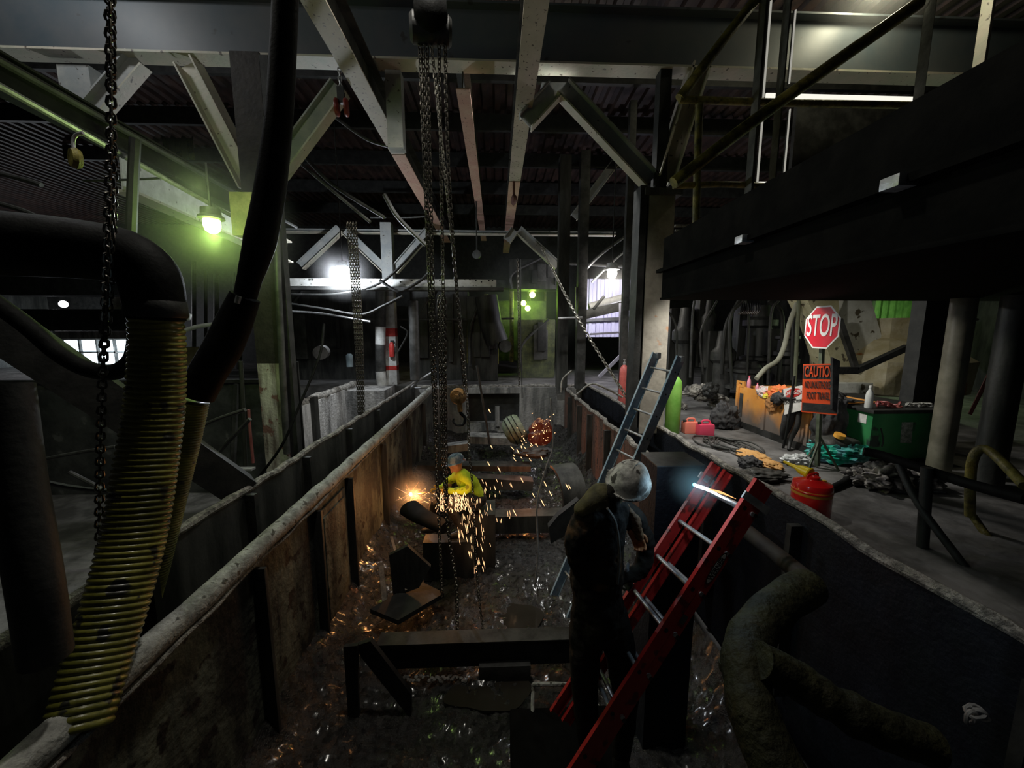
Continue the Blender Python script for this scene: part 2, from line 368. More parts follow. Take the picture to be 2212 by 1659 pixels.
one(MB().poly([P(x, y, Z=.3) for x, y in ((800, 1325), (905, 1262), (960, 1290), (860, 1350))], .06, (0, 0, 1)), 'steel_plate', black, 'dark tilted plate lying in the sludge left of the brown puddle', 'plate')
woodm = mat('worn_timber', (.16, .13, .10), (.36, .30, .23), .8, scale=14, bump=.4)
one(MB().bar(P(822, 1215, Y=4.75), P(832, 1310, Y=4.5), .06, .03), 'timber_offcut', woodm, 'short pale timber slat leaning by the left pit wall, lower of two', 'slat')
one(MB().bar(P(845, 1160, Y=5.15), P(878, 1275, Y=4.6), .035, .03), 'timber_offcut', woodm, 'thin long timber slat leaning by the left pit wall, upper of two', 'slat')
one(MB().poly([P(x, y, Y=4.6) for x, y in ((840, 1200), (880, 1180), (930, 1225), (905, 1270), (850, 1290))], .04, (0, 1, .3)), 'steel_plate', soot, 'grey steel offcut behind the two timber slats', 'plate')
one(MB().box(P(888, 1212, Y=4.9), P(912, 1203, Y=4.95), .004), 'timber_block', mat('fresh_wood', (.5, .25, .1), (.6, .32, .15), .7), 'small orange lit wood block beside the timber slats', 'block')
one(MB().bar(P(1000, 1128, Y=6.55), P(1260, 1122, Y=6.55), .3, .32), 'crossbeam', soot, 'grey steel crossbeam behind the seated welder, across the pit', 'beam')
one(MB().bar(P(905, 1005, Y=8.5), P(1145, 1008, Y=8.5), .35, .12), 'crossbeam', soot, 'dark flat crossbeam in the middle of the pit behind the hard hat', 'beam')
one(MB().bar(P(985, 1035, Y=8.1), P(1150, 1045, Y=8.1), .3, .22), 'crossbeam', ductm, 'wet grey crossbeam low in the pit to the right of the yellow shirt', 'beam')
one(MB().bar(P(965, 968, Y=9.3), P(1012, 962, Y=9.3), .3, .18), 'steel_block', concrete, 'pale steel block just above and behind the blue hard hat', 'block')
one(MB().bar(P(1010, 945, Y=10.5), P(1120, 950, Y=10.5), .5, .2), 'steel_block', concrete, 'grey step in front of the end wall opening', 'block')
# curved dark plates
def arcplate(c, r, a0, a1, wd, th, ax=(0, 1, 0), n=20):
    ax = V(ax).normalized(); e = ax.cross(V((0, 0, 1))).normalized(); g = V((0, 0, 1)); mb = MB(); R = []
    for i in range(n+1):
        t = a0+(a1-a0)*i/n; d = e*math.cos(t)+g*math.sin(t)
        R.append([mb.bm.verts.new(V(c)+d*q+ax*s) for q, s in ((r, -wd/2), (r, wd/2), (r-th, wd/2), (r-th, -wd/2))])
    for a, b in zip(R, R[1:]):
        for k in range(4): mb.face([a[k], a[(k+1) % 4], b[(k+1) % 4], b[k]])
    mb.face(R[0]); mb.face(R[-1][::-1]); return mb
one(MB().tube([P(885, 1098, Y=5.7), P(905, 1112, Y=5.5), P(925, 1122, Y=5.3), P(962, 1140, Y=5.1)], lambda u: .17-.05*u, 14, 6, sq=.7), 'steel_pipe', mat('dull_black', (.005, .005, .005), (.01, .01, .01), .85, spec=.2), 'thick black curved pipe piece in front of the welder boots', 'pipe')
one(arcplate(P(1215, 1060, Y=7.4), .55, -.2, 1.7, .5, .05, (1, .3, 0)), 'curved_plate', soot, 'dark curved plate standing against the right pit wall below the sparks', 'plate')
one(MB().poly([P(x, y, Y=5.2) for x, y in ((1185, 1140), (1205, 1115), (1250, 1080), (1262, 1100), (1230, 1150), (1190, 1175))], .12, (0, 1, 0)), 'steel_plate', black, 'black bent plate behind the shoulder of the near worker', 'plate')
t = thing('bell_housing', 'green-grey ribbed bell housing lying beside the glowing steel', 'machine part', P(1118, 930, Y=9.4))
mb = MB(); c = P(1095, 938, Y=9.4); ax = V((1, .1, .55)).normalized()
mb.lathe([(.05, 0), (.22, .02), (.34, .12), (.38, .26), (.36, .42), (.3, .5), (.02, .5)], c-ax*.05, 30, ax).build('shell', mat('green_grey_shell', (.14, .17, .1), (.3, .34, .24), .6, scale=7, bump=.4), t)
for k in range(3): MB().lathe([(.39-.02*abs(k-1), -.012), (.405-.02*abs(k-1), 0), (.39-.02*abs(k-1), .012)], c+ax*(.1+.11*k), 30, ax).build('rib', soot, t)
# glowing cut steel
glow = mat('glowing_steel', (.1, .02, .01), (.25, .06, .03), .6, scale=4)
def glowmat():
    m = bpy.data.materials.new('molten_steel'); m.use_nodes = True; N = m.node_tree.nodes; L = m.node_tree.links; b = N['Principled BSDF']
    tc = N.new('ShaderNodeTexCoord'); n = N.new('ShaderNodeTexVoronoi'); n.feature = 'DISTANCE_TO_EDGE'; n.inputs['Scale'].default_value = 6
    n2 = N.new('ShaderNodeTexNoise'); n2.inputs['Scale'].default_value = 6; L.new(tc.outputs['Object'], n2.inputs['Vector']); L.new(n2.outputs['Color'], n.inputs['Vector'])
    L.new(tc.outputs['Object'], n2.inputs['Vector'])
    r = N.new('ShaderNodeValToRGB'); e = r.color_ramp.elements; e[0].position = 0; e[0].color = (1, .5, .22, 1); e[1].position = .05; e[1].color = (.03, .003, .001, 1)
    mk = N.new('ShaderNodeMapRange'); mk.inputs['From Min'].default_value = .42; mk.inputs['From Max'].default_value = .6; mk.inputs['To Min'].default_value = .12; mk.inputs['To Max'].default_value = 0
    n3 = N.new('ShaderNodeTexNoise'); n3.inputs['Scale'].default_value = 5; L.new(tc.outputs['Object'], n3.inputs['Vector']); L.new(n3.outputs['Fac'], mk.inputs['Value'])
    ad = N.new('ShaderNodeMath'); ad.operation = 'ADD'; L.new(n.outputs['Distance'], ad.inputs[0]); L.new(mk.outputs[0], ad.inputs[1]); L.new(ad.outputs[0], r.inputs[0]); L.new(r.outputs[0], b.inputs['Emission Color']); b.inputs['Emission Strength'].default_value = 1.3
    b.inputs['Base Color'].default_value = (.03, .012, .008, 1); b.inputs['Roughness'].default_value = .5; return m
molten = glowmat()
tag(MB().blob(P(1165, 935, Y=9.0), (.27, .2, .34), .5, 1.5, 5, 3).build('glowing_steel', molten), 'red glowing lump of hot cut steel by the right pit wall', 'hot steel')
one(MB().blob(P(1150, 975, Y=8.7), (.42, .25, .14), .3, 2, 4, 5), 'slag_heap', soot, 'dark slag heap below the glowing steel', 'slag')

# sparks: glowing droplets
sp = emi('hot_spark', (1, .55, .26), 2.2)
def sparks(name, label, spots, src=None):
    mb = MB()
    for (x, y, Y, l, w, dx, dy) in spots:
        a = P(x, y, Y=Y); b = P(x+dx*l, y+dy*l, Y=Y); mb.tube([a, a.lerp(b, .3), a.lerp(b, .8), b], [w*.3, w, w*.8, w*.2], 5)
    return tag(mb.build(name, sp), label, 'sparks', kind='stuff')
R = random.uniform; S = []
for i in range(95):
    x = random.gauss(1018, 22); y = R(1075, 1235)+abs(x-1018)*-.3
    S.append((x, y, R(5.2, 5.5), R(7, 19), .0038, R(-.05, .3), 1))
for i in range(26): S.append((R(1030, 1105), R(1030, 1130), R(5.6, 6.4), R(6, 14), .004, R(-.1, .5), 1))
sparks('spark_shower', 'bright orange sparks falling around the seated welder', S)
S = [(x, y, 5.6, l*1.2, .007, .45, .85) for x, y, l in ((1053, 997, 9), (1075, 1008, 12), (1055, 883, 9), (1125, 1032, 10), (1175, 1040, 11), (1186, 1060, 12), (1150, 1065, 9), (1168, 1078, 15), (1108, 1100, 14), (1130, 945, 8), (1116, 970, 10), (1168, 985, 9), (1060, 962, 7), (1221, 1150, 5), (1222, 1045, 12), (1228, 1047, 9))]
for i in range(40): S.append((random.gauss(1165, 20), random.gauss(930, 22), R(8.4, 8.9), R(3, 8), .008, R(-.8, .8), R(-.3, 1)))
for i in range(14): S.append((R(1100, 1150), R(950, 990), R(8, 8.6), R(4, 9), .008, .6, .8))
sparks('spark_shower', 'orange sparks flying off the glowing steel farther back in the pit', S)
S = [(random.gauss(915, 22), random.gauss(1072, 8), R(5.5, 6.3), R(3, 9), .004, R(-1, 1), R(-.4, .5)) for i in range(40)]
S += [(R(945, 1010), R(1062, 1100), R(5.25, 5.4), R(4, 11), .0045, R(-.6, .6), 1) for i in range(130)]
sparks('spark_spray', 'dense orange spark spray between the torch tip and the welder knees', S)
S = []
for i in range(22):
    a = R(0, 6.28); S.append((887+math.cos(a)*R(4, 10), 1068+math.sin(a)*R(4, 10), R(6.3, 6.5), R(4, 30), .0018, math.cos(a), math.sin(a)))
sparks('spark_burst', 'fine orange spark rays bursting from the torch tip at the left wall', S)
tag(MB().ell(P(887, 1068, Y=6.4), (.032, .032, .032), 12).build('cutting_flame', emi('flame_orange', (1, .75, .4), 9)), 'small white-orange cutting flame at the tip of the welder torch', 'flame')
# ================================================================== ROOF STEEL
GY = 6.6
def gird(name, label, Y, zb, h, x0, x1, wd, mw, mf):
    t = thing(name, label, 'beam', (0, Y, zb))
    MB().box((x0, Y-.012, zb+.03), (x1, Y+.012, zb+h-.03)).build('web', mw, t)
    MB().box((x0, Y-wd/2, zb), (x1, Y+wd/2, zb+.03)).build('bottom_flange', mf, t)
    MB().box((x0, Y-wd/2, zb+h-.03), (x1, Y+wd/2, zb+h)).build('top_flange', mw, t)
    return t
gird('roof_girder', 'deep grey steel girder crossing the whole top of the view', GY, 7.76, .82, -13, 13, .3, girder, flange)
def lbeam(name, label, x, zb, y0, y1, w, h, mf, mw, slot=None):
    t = thing(name, label, 'beam', (x, (y0+y1)/2, zb))
    MB().box((x-w/2, y0, zb), (x+w/2, y1, zb+.025)).build('bottom_flange', mf, t)
    MB().box((x-.01, y0, zb+.025), (x+.01, y1, zb+h-.02)).build('web', mw, t)
    MB().box((x-w/2, y0, zb+h-.02), (x+w/2, y1, zb+h)).build('top_flange', mw, t)
    return t
xl = P(675, 0, Z=7.2); xr = P(1160, 0, Z=7.2); xm = P(998, 180, Z=7.5)
lbeam('hoist_rail', 'speckled cream hoist beam overhead running from top left to the far centre', xl.x, 7.2, 2.5, 8.3, .27, .5, beamp, soot)
lbeam('hoist_rail', 'pinkish far length of the left overhead hoist beam', xl.x, 7.2, 8.33, 16, .27, .5, beamr, soot)
lbeam('hoist_rail', 'speckled overhead hoist beam right of the hanging chain block', xr.x, 7.2, 2.5, 9.6, .27, .5, beamp, soot)
lbeam('hoist_rail', 'orange-red far length of the right overhead hoist beam', xr.x, 7.2, 9.65, 18, .27, .5, beamr, soot)
lbeam('roof_beam', 'thin pinkish roof beam between the two overhead hoist beams', xm.x, 7.5, 6.7, 17, .22, .3, beamr, soot)
for Y, ol in zip((8.8, 10.8, 13.0, 15.4, 18), ('nearest', 'second nearest', 'middle', 'second farthest', 'farthest')): # deck joists
    one(MB().box((-13, Y-.05, 8.85), (13, Y+.05, 9.25)), 'roof_joist', black, ol+' of five dark roof joists under the corrugated deck behind the grey girder', 'joist', 'roof joists')
# hanging slats of deck between joists
# columns
def column(name, label, x, y, z0, z1, w, m, m2, group=None):
    t = thing(name, label, 'column', (x, y, z0), group)
    MB().box((x-w/2, y-w/2, z0), (x+w/2, y-w/2+.03, z1)).build('front_flange', m, t)
    MB().box((x-w/2, y+w/2-.03, z0), (x+w/2, y+w/2, z1)).build('back_flange', m2, t)
    MB().box((x-.012, y-w/2+.03, z0), (x+.012, y+w/2-.03, z1)).build('web', m2, t)
    return t
cR = P(1422, 600, Y=GY-.2).x
t = column('steel_column', 'broad grey steel column with orange paint marks behind the ladder tops', cR, GY, 1.95, 5.85, .42, colgrey, black)
MB().box((cR-.08, GY-.1, 5.95), (cR+.1, GY+.1, 7.76)).build('upper_shaft', black, t)
MB().box((cR-.36, GY-.22, 1.95), (cR-.25, GY+.1, 6.0)).build('side_plate', black, t)
MB().box((cR-.3, GY-.27, 5.85), (cR+.3, GY+.25, 5.95)).build('cap_plate', soot, t)
cL = P(588, 800, Y=GY-.2).x; zj = P(588, 785, Y=GY-.2).z
t = column('steel_column', 'streaked rusty white steel column left of the pit behind the hoses', cL, GY, .5, zj, .44, colstreak, black)
brn = mat('brown_column', (.014, .011, .010), (.035, .028, .024), .7, scale=3, bump=.4)
MB().box((cL-.22, GY-.22, zj), (cL+.2, GY-.18, 7.76)).build('upper_plate', brn, t); MB().box((cL-.02, GY-.15, zj), (cL+.02, GY+.15, 7.76)).build('upper_web', black, t)
MB().box((cL+.22, GY-.25, .5), (cL+.34, GY-.1, 7.7)).build('side_plate', black, t)
one(MB().tube([P(620, 980, Y=GY-.35), P(602, 640, Y=GY-.35), P(596, 480, Y=GY-.35)], .05, 10), 'steel_pipe', ductm, 'grey vertical conduit pipe on the right side of the rusty column', 'pipe')
# knee braces (I-sections)
def brc(a, b, Y, label, m=brace, w=.2, h=.26, m2=None, Y2=None):
    p, q = P(*a, Y=Y), P(*b, Y=Y2 or Y)
    t = thing('knee_brace', label, 'brace', p)
    d = (q-p).normalized(); up = V((0, 1, 0)); s = d.cross(up).normalized()
    if s.z > 0: s = -s
    # flange toward below + web face toward the viewer
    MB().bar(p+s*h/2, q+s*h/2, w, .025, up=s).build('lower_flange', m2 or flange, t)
    MB().bar(p-s*h/2, q-s*h/2, w, .025, up=s).build('upper_flange', m, t)
    MB().bar(p, q, h, .02, up=up).build('web', m, t)
    return t
brc((735, 190), (600, 372), GY, 'grey knee brace left of the red trolley, rising to the girder', m2=flange)
brc((1198, 196), (1135, 265), GY, 'short grey brace left of the peak beside the right hoist beam')
brc((1215, 190), (1405, 392), GY, 'long grey knee brace running down right from the peak to the column')
brc((1508, 150), (1434, 390), GY, 'steep pale knee brace rising right from the top of the broad column', m=flange, w=.3, Y2=GY)
brc((408, 140), (545, 405), GY, 'pale knee brace above the green lamp', m=flange, w=.3)
brc((300, 130), (205, 240), GY, 'short grey brace at upper left behind the hoist chain')
one(MB().box(P(165, 245, Y=GY+.2), P(190, 140, Y=GY)), 'hanger_post', brace, 'short grey post under the girder at upper left', 'post')
one(MB().poly([P(x, y, Y=GY+.1) for x, y in ((1170, 178), (1240, 178), (1245, 200), (1165, 200))], .05, (0, 1, 0)), 'gusset_plate', brace, 'small grey gusset plate at the peak of the two braces', 'plate')
one(MB().box(P(845, 330, Y=GY+.3), P(865, 151, Y=GY+.1)), 'hanger_post', brace, 'grey hanger post behind the left hoist beam', 'post')
# second frame
FY = 13.0
c = P(845, 700, Y=FY).x
t = thing('steel_column', 'white column with red bands in the middle distance', 'column', (c, FY, 1.95))
def seg(y0, y1, m, n='painted_band'):
    a = P(830, y0, Y=FY-.2).z; b = P(830, y1, Y=FY-.2).z; MB().box((c-.17, FY-.2, b), (c+.17, FY+.1, a)).build(n, m, t)
seg(480, 640, brace, 'upper_shaft'); seg(640, 709, whitep, 'shaft'); seg(709, 727, redp); seg(727, 790, whitep, 'shaft'); seg(790, 800, redp); seg(800, 870, whitep, 'shaft')
t = thing('insulated_pipe', 'vertical pipe with silver wrap left of the red banded column', 'pipe', P(826, 850, Y=12.6))
for (y0, y1, m, n) in ((625, 706, ductm, 'upper_pipe'), (706, 744, whitep, 'silver_wrap'), (744, 802, ductm, 'grey_wrap'), (802, 862, whitep, 'lower_pipe')):
    MB().tube([P(822 if y0 < 750 else 828, y1, Y=12.6), P(822, y0, Y=12.6)], .16, 16).build(n, m, t)
t = thing('fire_extinguisher', 'small red fire extinguisher hung on the white banded column', 'fire extinguisher', P(847, 775, Y=12.5))
p = P(847, 772, Y=12.74); MB().lathe([(.02, 0), (.085, .02), (.09, .1), (.09, .38), (.06, .46), (.03, .5)], p, 16).build('cylinder', redp, t)
MB().box((p.x-.03, p.y-.03, p.z+.5), (p.x+.08, p.y+.03, p.z+.55)).build('valve', black, t.children[0])
MB().tube([p+V((.05, 0, .52)), p+V((.14, -.03, .4)), p+V((.12, -.03, .15))], .015, 6, 5).build('hose', black, t)
for a, b, l in (((745, 498), (835, 585), 'left half of the far V brace pair, sloping down right to the banded column'), ((925, 500), (852, 585), 'right half of the far V brace pair, sloping down left to the banded column'),
                ((735, 495), (650, 575), 'short far brace just right of the white lamp chain'), ((1120, 497), (1205, 575), 'far tan brace sloping down right behind the diagonal chain'), ((1330, 350), (1240, 470), 'dim pinkish far brace between the deck and dark column'), ((1112, 497), (1095, 520), 'stub of far brace at the end of the orange hoist beam')):
    brc(a, b, FY, l, m=brace, w=.22, h=.25)
gird('eave_beam', 'thin pale top beam over the far V braces', FY+.3, P(800, 500, Y=FY).z, .12, -8.5, 4, .2, brace, flange)
t = thing('perforated_beam', 'pale horizontal channel beam with bolt holes across the middle distance', 'beam', P(840, 612, Y=11))
a = P(618, 618, Y=11); b = P(1072, 604, Y=11)
MB().box((a.x, 10.97, a.z), (b.x, 11.05, b.z), .005).build('channel', whitep, t)
MB().box((a.x, 10.9, a.z-.1), (b.x+.2, 11.3, a.z-.02)).build('lower_flange', ductm, t)
mb = MB()
for x in (670, 676, 770, 800, 830, 865, 890, 917, 950, 985, 1015, 1028, 1040, 1056, 1064): mb.lathe([(.022, 0), (.022, .01)], P(x, 606+random.choice((-2, 0, 3)), Y=10.965), 8, (0, -1, 0))
mb.build('bolt_hole', black, t, kind='stuff')
# dark columns to the right of the middle distance
for x0, x1, y0, Y, l, m in ((1208, 1232, 870, 11.9, 'dark wide column standing at the far right corner of the pit', soot), (1252, 1272, 840, 11.6, 'slim dark column right of the pit end', ductm), (1352, 1366, 860, 9.2, 'slender grey column in front of the fixed ladder', ductm)):
    a = P(x0, 500, Y=Y); b = P(x1, 500, Y=Y); one(MB().box((a.x, Y, 1.95), (b.x, Y+(b.x-a.x), 8.8), .01), 'steel_column', m, l, 'column')
# longitudinal beams on the left
lx = P(300, 300, Y=5)
def along(px1, px2, X, w, h, name, label, m, cat='beam'):
    a, b = P(*px1, X=X), P(*px2, X=X); return one(MB().ibeam(a, b, w, h), name, m, label, cat)
along((-330, -20), (560, 465), -4.2, .2, .3, 'runway_beam', 'dark longitudinal beam running diagonally across the upper left', black)
one(MB().tube([P(-400, -93, X=-4.1), P(640, 490, X=-4.1)], .035, 8), 'steel_pipe', ductm, 'thin pipe with a lit edge running above the dark upper left beam', 'pipe')
one(MB().tube([P(-400, -38, X=-4.0), P(560, 500, X=-4.0)], .03, 8), 'steel_pipe', galv, 'lower thin pipe running below the dark upper left beam', 'pipe')
a = P(262, 372, X=-5.6); b = P(620, 545, X=-5.6)
t = thing('crane_beam', 'pale deep beam lit green beside the green lamp', 'beam', a)
MB().bar(a, b, .03, .5).build('web', whitep, t); MB().bar(a-V((0, 0, .26)), b-V((0, 0, .26)), .3, .04).build('bottom_flange', flange, t); MB().bar(a+V((0, 0, .26)), b+V((0, 0, .26)), .3, .04).build('top_flange', flange, t)
one(MB().box(P(522, 515, Y=6.2), P(545, 415, Y=6.0)), 'bracket_plate', mat('yellow_plate', (.3, .3, .08), (.5, .48, .16), .6, scale=5, bump=.3), 'yellowish bracket plate lit by the green lamp beside the column', 'plate')
# big black box on the right
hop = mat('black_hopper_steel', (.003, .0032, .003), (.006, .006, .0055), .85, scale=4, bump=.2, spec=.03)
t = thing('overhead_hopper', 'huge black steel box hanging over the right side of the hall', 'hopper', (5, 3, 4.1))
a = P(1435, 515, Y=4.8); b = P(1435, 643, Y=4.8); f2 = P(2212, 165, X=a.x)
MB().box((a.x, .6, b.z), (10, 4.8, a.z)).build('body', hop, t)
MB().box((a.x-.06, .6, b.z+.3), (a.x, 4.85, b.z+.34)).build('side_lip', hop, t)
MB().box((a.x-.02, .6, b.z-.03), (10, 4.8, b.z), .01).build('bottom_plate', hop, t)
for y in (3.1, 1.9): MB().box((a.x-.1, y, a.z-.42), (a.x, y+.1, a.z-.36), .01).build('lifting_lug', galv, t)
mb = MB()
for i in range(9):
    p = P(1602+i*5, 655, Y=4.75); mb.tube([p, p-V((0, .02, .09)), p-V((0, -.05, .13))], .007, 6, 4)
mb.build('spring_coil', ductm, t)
# chain block & chains
def hoist(px, py, Y, label):
    p = P(px, py, Y=Y); t = thing('chain_hoist', label, 'hoist', p)
    MB().lathe([(.02, -.16), (.16, -.15), (.2, -.1), (.21, 0), (.2, .1), (.16, .15), (.02, .16)], p, 26, (1, .15, 0)).build('body', blackgloss, t); hb = t.children[0]
    MB().lathe([(.1, -.2), (.13, -.17), (.13, .17), (.1, .2)], p-V((0, 0, .1)), 18, (1, .15, 0)).build('chain_guide', black, hb)
    MB().box(p+V((-.05, -.05, .15)), p+V((.05, .05, .5))).build('hanger', black, t)
    return p
h = hoist(930, 40, 4.2, 'black chain hoist body hanging at the top centre')
def chain(pts, label, L=.05, wr=.0055, w=.016, m=chainm, group=None, jit=.05): return one(MB().links(pts, L, wr, w, jit=jit), 'chain', m, label, 'chain', group)
G = 'load chains of the black hoist'
Lc = 'dark load chain strand hanging from the black hoist, '
for i, (x, xe, ye) in enumerate(((906, 955, 1290), (913, 935, 830), (922, 945, 1000), (948, 962, 880))):
    a = P(x, 85, Y=4.2); b = P(xe, ye, Y=4.2+.05*i); chain([a, b], Lc+('leftmost of four', 'second from the left of four', 'third from the left of four', 'rightmost of four')[i], .058, .006, .019, group=G)
chain([P(960, 60, Y=4.2), P(972, 420, Y=4.2), P(1003, 835, Y=4.2)], 'dark chain from the hoist to the orange hook block', .058, .006, .019)
chain([P(930, 80, Y=4.2), P(985, 600, Y=4.25), P(1008, 850, Y=4.3), P(1014, 985, Y=4.3)], 'light chain passing right of the orange hook block', .05, .0055, .016, chainl)
chain([P(1014, 985, Y=4.3), P(1022, 1070, Y=4.3), P(1030, 1240, Y=4.25), P(1045, 1380, Y=4.2)], 'thin chain dangling in front of the yellow shirt down to the sludge', .045, .0045, .013)
chain([P(958, 1000, Y=4.3), P(968, 1140, Y=4.3), P(985, 1260, Y=4.25), P(988, 1370, Y=4.2)], 'dark chain hanging in front of the welder arms to the sludge', .06, .007, .02)
for i in range(3): chain([P(948+i*6, 640, Y=4.4), P(955+i*5, 1010+i*40, Y=4.45)], ('left', 'middle', 'right')[i]+' one of three bunched dark chains hanging left of the orange hook block', .055, .0065, .019, group='bunched chains left of the orange hook')
# orange hook block
p = P(990, 856, Y=4.25); t = thing('hook_block', 'worn orange hook block on the chain above the welder', 'hook block', p)
orange = mat('worn_orange', (.50, .24, .07), (.60, .36, .15), .5, scale=9, bump=.3, spots=((.15, .09, .05), 11, .62))
MB().lathe([(.02, -.05), (.075, -.045), (.092, -.02), (.092, .02), (.075, .045), (.02, .05)], p, 24, (.25, 1, .1)).build('sheave_housing', orange, t); sh_ = t.children[0]
MB().lathe([(.02, -.062), (.035, -.06), (.035, 0)], p, 14, (.25, 1, .1)).build('hub', orange, sh_)
MB().bar(p-V((-.01, 0, .06)), p-V((-.02, 0, .17)), .05, .07).build('shank', orange, t)
MB().tube([p+V(q) for q in ((.02, 0, -.16), (.03, 0, -.2), (.07, 0, -.25), (.05, 0, -.32), (-.02, 0, -.33), (-.06, 0, -.29), (-.055, 0, -.25))], lambda u: .022-.012*u, 8, 6).build('hook', black, t)
# left chain (two strands)
chain([P(236, -30, Y=2.1), P(240, 300, Y=2.1), P(228, 640, Y=2.12), P(216, 1000, Y=2.15), P(214, 1235, Y=2.15)], 'long dark chain hanging at the left in front of the ribbed hose', .05, .006, .016)
chain([P(240, -30, Y=2.14), P(241, 250, Y=2.14), P(245, 400, Y=2.15), P(238, 620, Y=2.15), P(222, 800, Y=2.17)], 'second strand of the left chain, slack beside the long one', .045, .0055, .014)
# chains near the white lamp
for i in range(4): chain([P(750+i*6, 480, Y=8.2), P(766+i*5, 700, Y=8.2), P(777+i*3, 945-i*14, Y=8.2)], ('leftmost', 'second from left', 'third from left', 'rightmost')[i]+' of four thin dark chains hanging by the white lamp', .075, .008, .022, group='thin chains by the white lamp')
# diagonal chain on the right
chain([P(1170, 535, Y=10.5), P(1250, 690, Y=9), P(1362, 872, Y=7.6)], 'pale chain stretched diagonally from the far brace to the pit edge', .1, .012, .03, chainl)
chain([P(1118, 560, Y=10.5), P(1121, 700, Y=10.5), P(1122, 840, Y=10.5)], 'thin dim chain hanging by the green lights', .09, .01, .028)
# trolleys
p = P(738, 232, Y=6.5); t = thing('hoist_trolley', 'dark red beam trolley pulley hanging left of the cream beam', 'pulley', p)
for s in (-1, 1): MB().lathe([(.02, -.03), (.11, -.03), (.125, -.01), (.125, .01), (.11, .03), (.02, .03)], p+V((s*.07, 0, 0)), 20, (1, .2, 0)).build('wheel', mat('dark_red_paint', (.12, .015, .012), (.25, .03, .025), .35, scale=8), t)
MB().box(p+V((-.05, -.03, .05)), p+V((.05, .03, .28))).build('bracket', black, t); MB().links([p+V((0, 0, .25)), V((p.x, p.y, 7.78))], .08, .01, .026).build('chain', galv, t)
p = P(163, 342, Y=3.6); t = thing('hook', 'small yellow hoist hook with pulley at the upper left', 'hook', p)
MB().lathe([(.02, -.03), (.07, -.03), (.085, 0), (.07, .03), (.02, .03)], p, 18, (.6, 1, 0)).build('pulley', yellowp, t)
MB().tube([p+V(q) for q in ((0, 0, .05), (0, 0, .13), (.03, 0, .18), (.09, 0, .2))], .014, 8, 4).build('arm', galv, t)
p = P(1110, 432, Y=9.6); one(MB().lathe([(.02, -.05), (.1, -.04), (.13, 0), (.1, .04), (.02, .05)], p, 16, (1, .3, 0)).tube([p, V((p.x, p.y, 7.21))], .03, 6), 'hoist_trolley', mat('dark_rust', (.08, .03, .02), (.16, .06, .04), .6, scale=7), 'small rusty trolley under the orange hoist beam', 'pulley')
# far hook
p = P(1030, 550, Y=12); one(MB().lathe([(.03, -.05), (.13, -.04), (.13, .04), (.03, .05)], p, 16, (.3, 1, 0)).tube([p, V((p.x, p.y, 7.51))], .02, 6), 'hook_block', soot, 'dark hook block hanging from the thin pinkish beam', 'hook block')

# ================================================================== LAMPS
lampglass = {}
def hanglamp(px, py, Y, r, col, es, energy, label, m=ductm, stem=.5, hz=None, ball=True):
    p = P(px, py, Y=Y); t = thing('hanging_lamp', label, 'lamp', p)
    MB().lathe([(r*.35, r*1.9), (r*.95, r*1.8), (r*1.0, r*1.1), (r*1.25, r*.95), (r*1.3, r*.7), (r*.85, r*.6)], p, 22).build('housing', m, t); hs_ = t.children[0]
    MB().lathe([(r*.8, r*.65), (r*.85, 0), (r*.7, -r*.55), (r*.35, -r*.85), (.004, -r*.9)], p, 20).build('globe', emi('lamp_glow_%d' % px, col, es), hs_)
    MB().tube([p+V((0, 0, r*1.85)), p+V((0, 0, r*1.85+stem))], r*.12, 8).build('stem', black, hs_)
    l = lamp_light('lamp_light', p-V((0, 0, r*1.15)), col, energy, r*.6); return p
gl = hanglamp(458, 487, 4.9, .105, (.62, 1, .22), 14, 32, 'caged lamp glowing bright green at the upper left')
lamp_light('lamp_light', gl+V((.05, -.25, .35)), (.7, 1, .35), 5, .1)
w1 = hanglamp(740, 583, 10.5, .12, (.85, .92, 1), 16, 380, 'small white hanging lamp above the perforated beam', stem=3.6)
w2 = hanglamp(1322, 592, 11.5, .17, (1, .94, .85), 9, 110, 'white hanging lamp with wide shade by the lit cladding at right', m=galv, stem=3.4)
g = (.5, 1, .12)
for x, y, r in ((1150, 637, .12), (1131, 655, .11), (1140, 666, .11)):
    p = P(x, y, Y=15.5); t = tag(MB().ell(p, (r, r, r)).build('bulb', emi('green_bulb', (.6, 1, .15), 14)), 'uppermost of three yellow-green bulbs in the far centre' if y == 637 else 'left of the lower pair of yellow-green bulbs' if y == 655 else 'lowest of three yellow-green bulbs in the far centre', 'bulb')
    lamp_light('bulb_light', p+V((0, -.3, 0)), g, 7, .1)
for x, y, Y, r, c, l in ((137, 657, 18, .15, (.95, .95, 1), 'white lamp glowing far left behind the black diagonal beam'), (911, 657, 17, .09, (1, .9, .4), 'tiny yellow lamp just left of the hanging chains'), (1475, 1, 5, .001, (1, 1, 1), '')):
    if not l: continue
    p = P(x, y, Y=Y); tag(MB().ell(p, (r, r, r)).build('bulb', emi('b%d' % x, c, 8)), l, 'bulb'); lamp_light('bulb_light', p-V((0, .4, 0)), c, 140 if x < 200 else 8, .1)
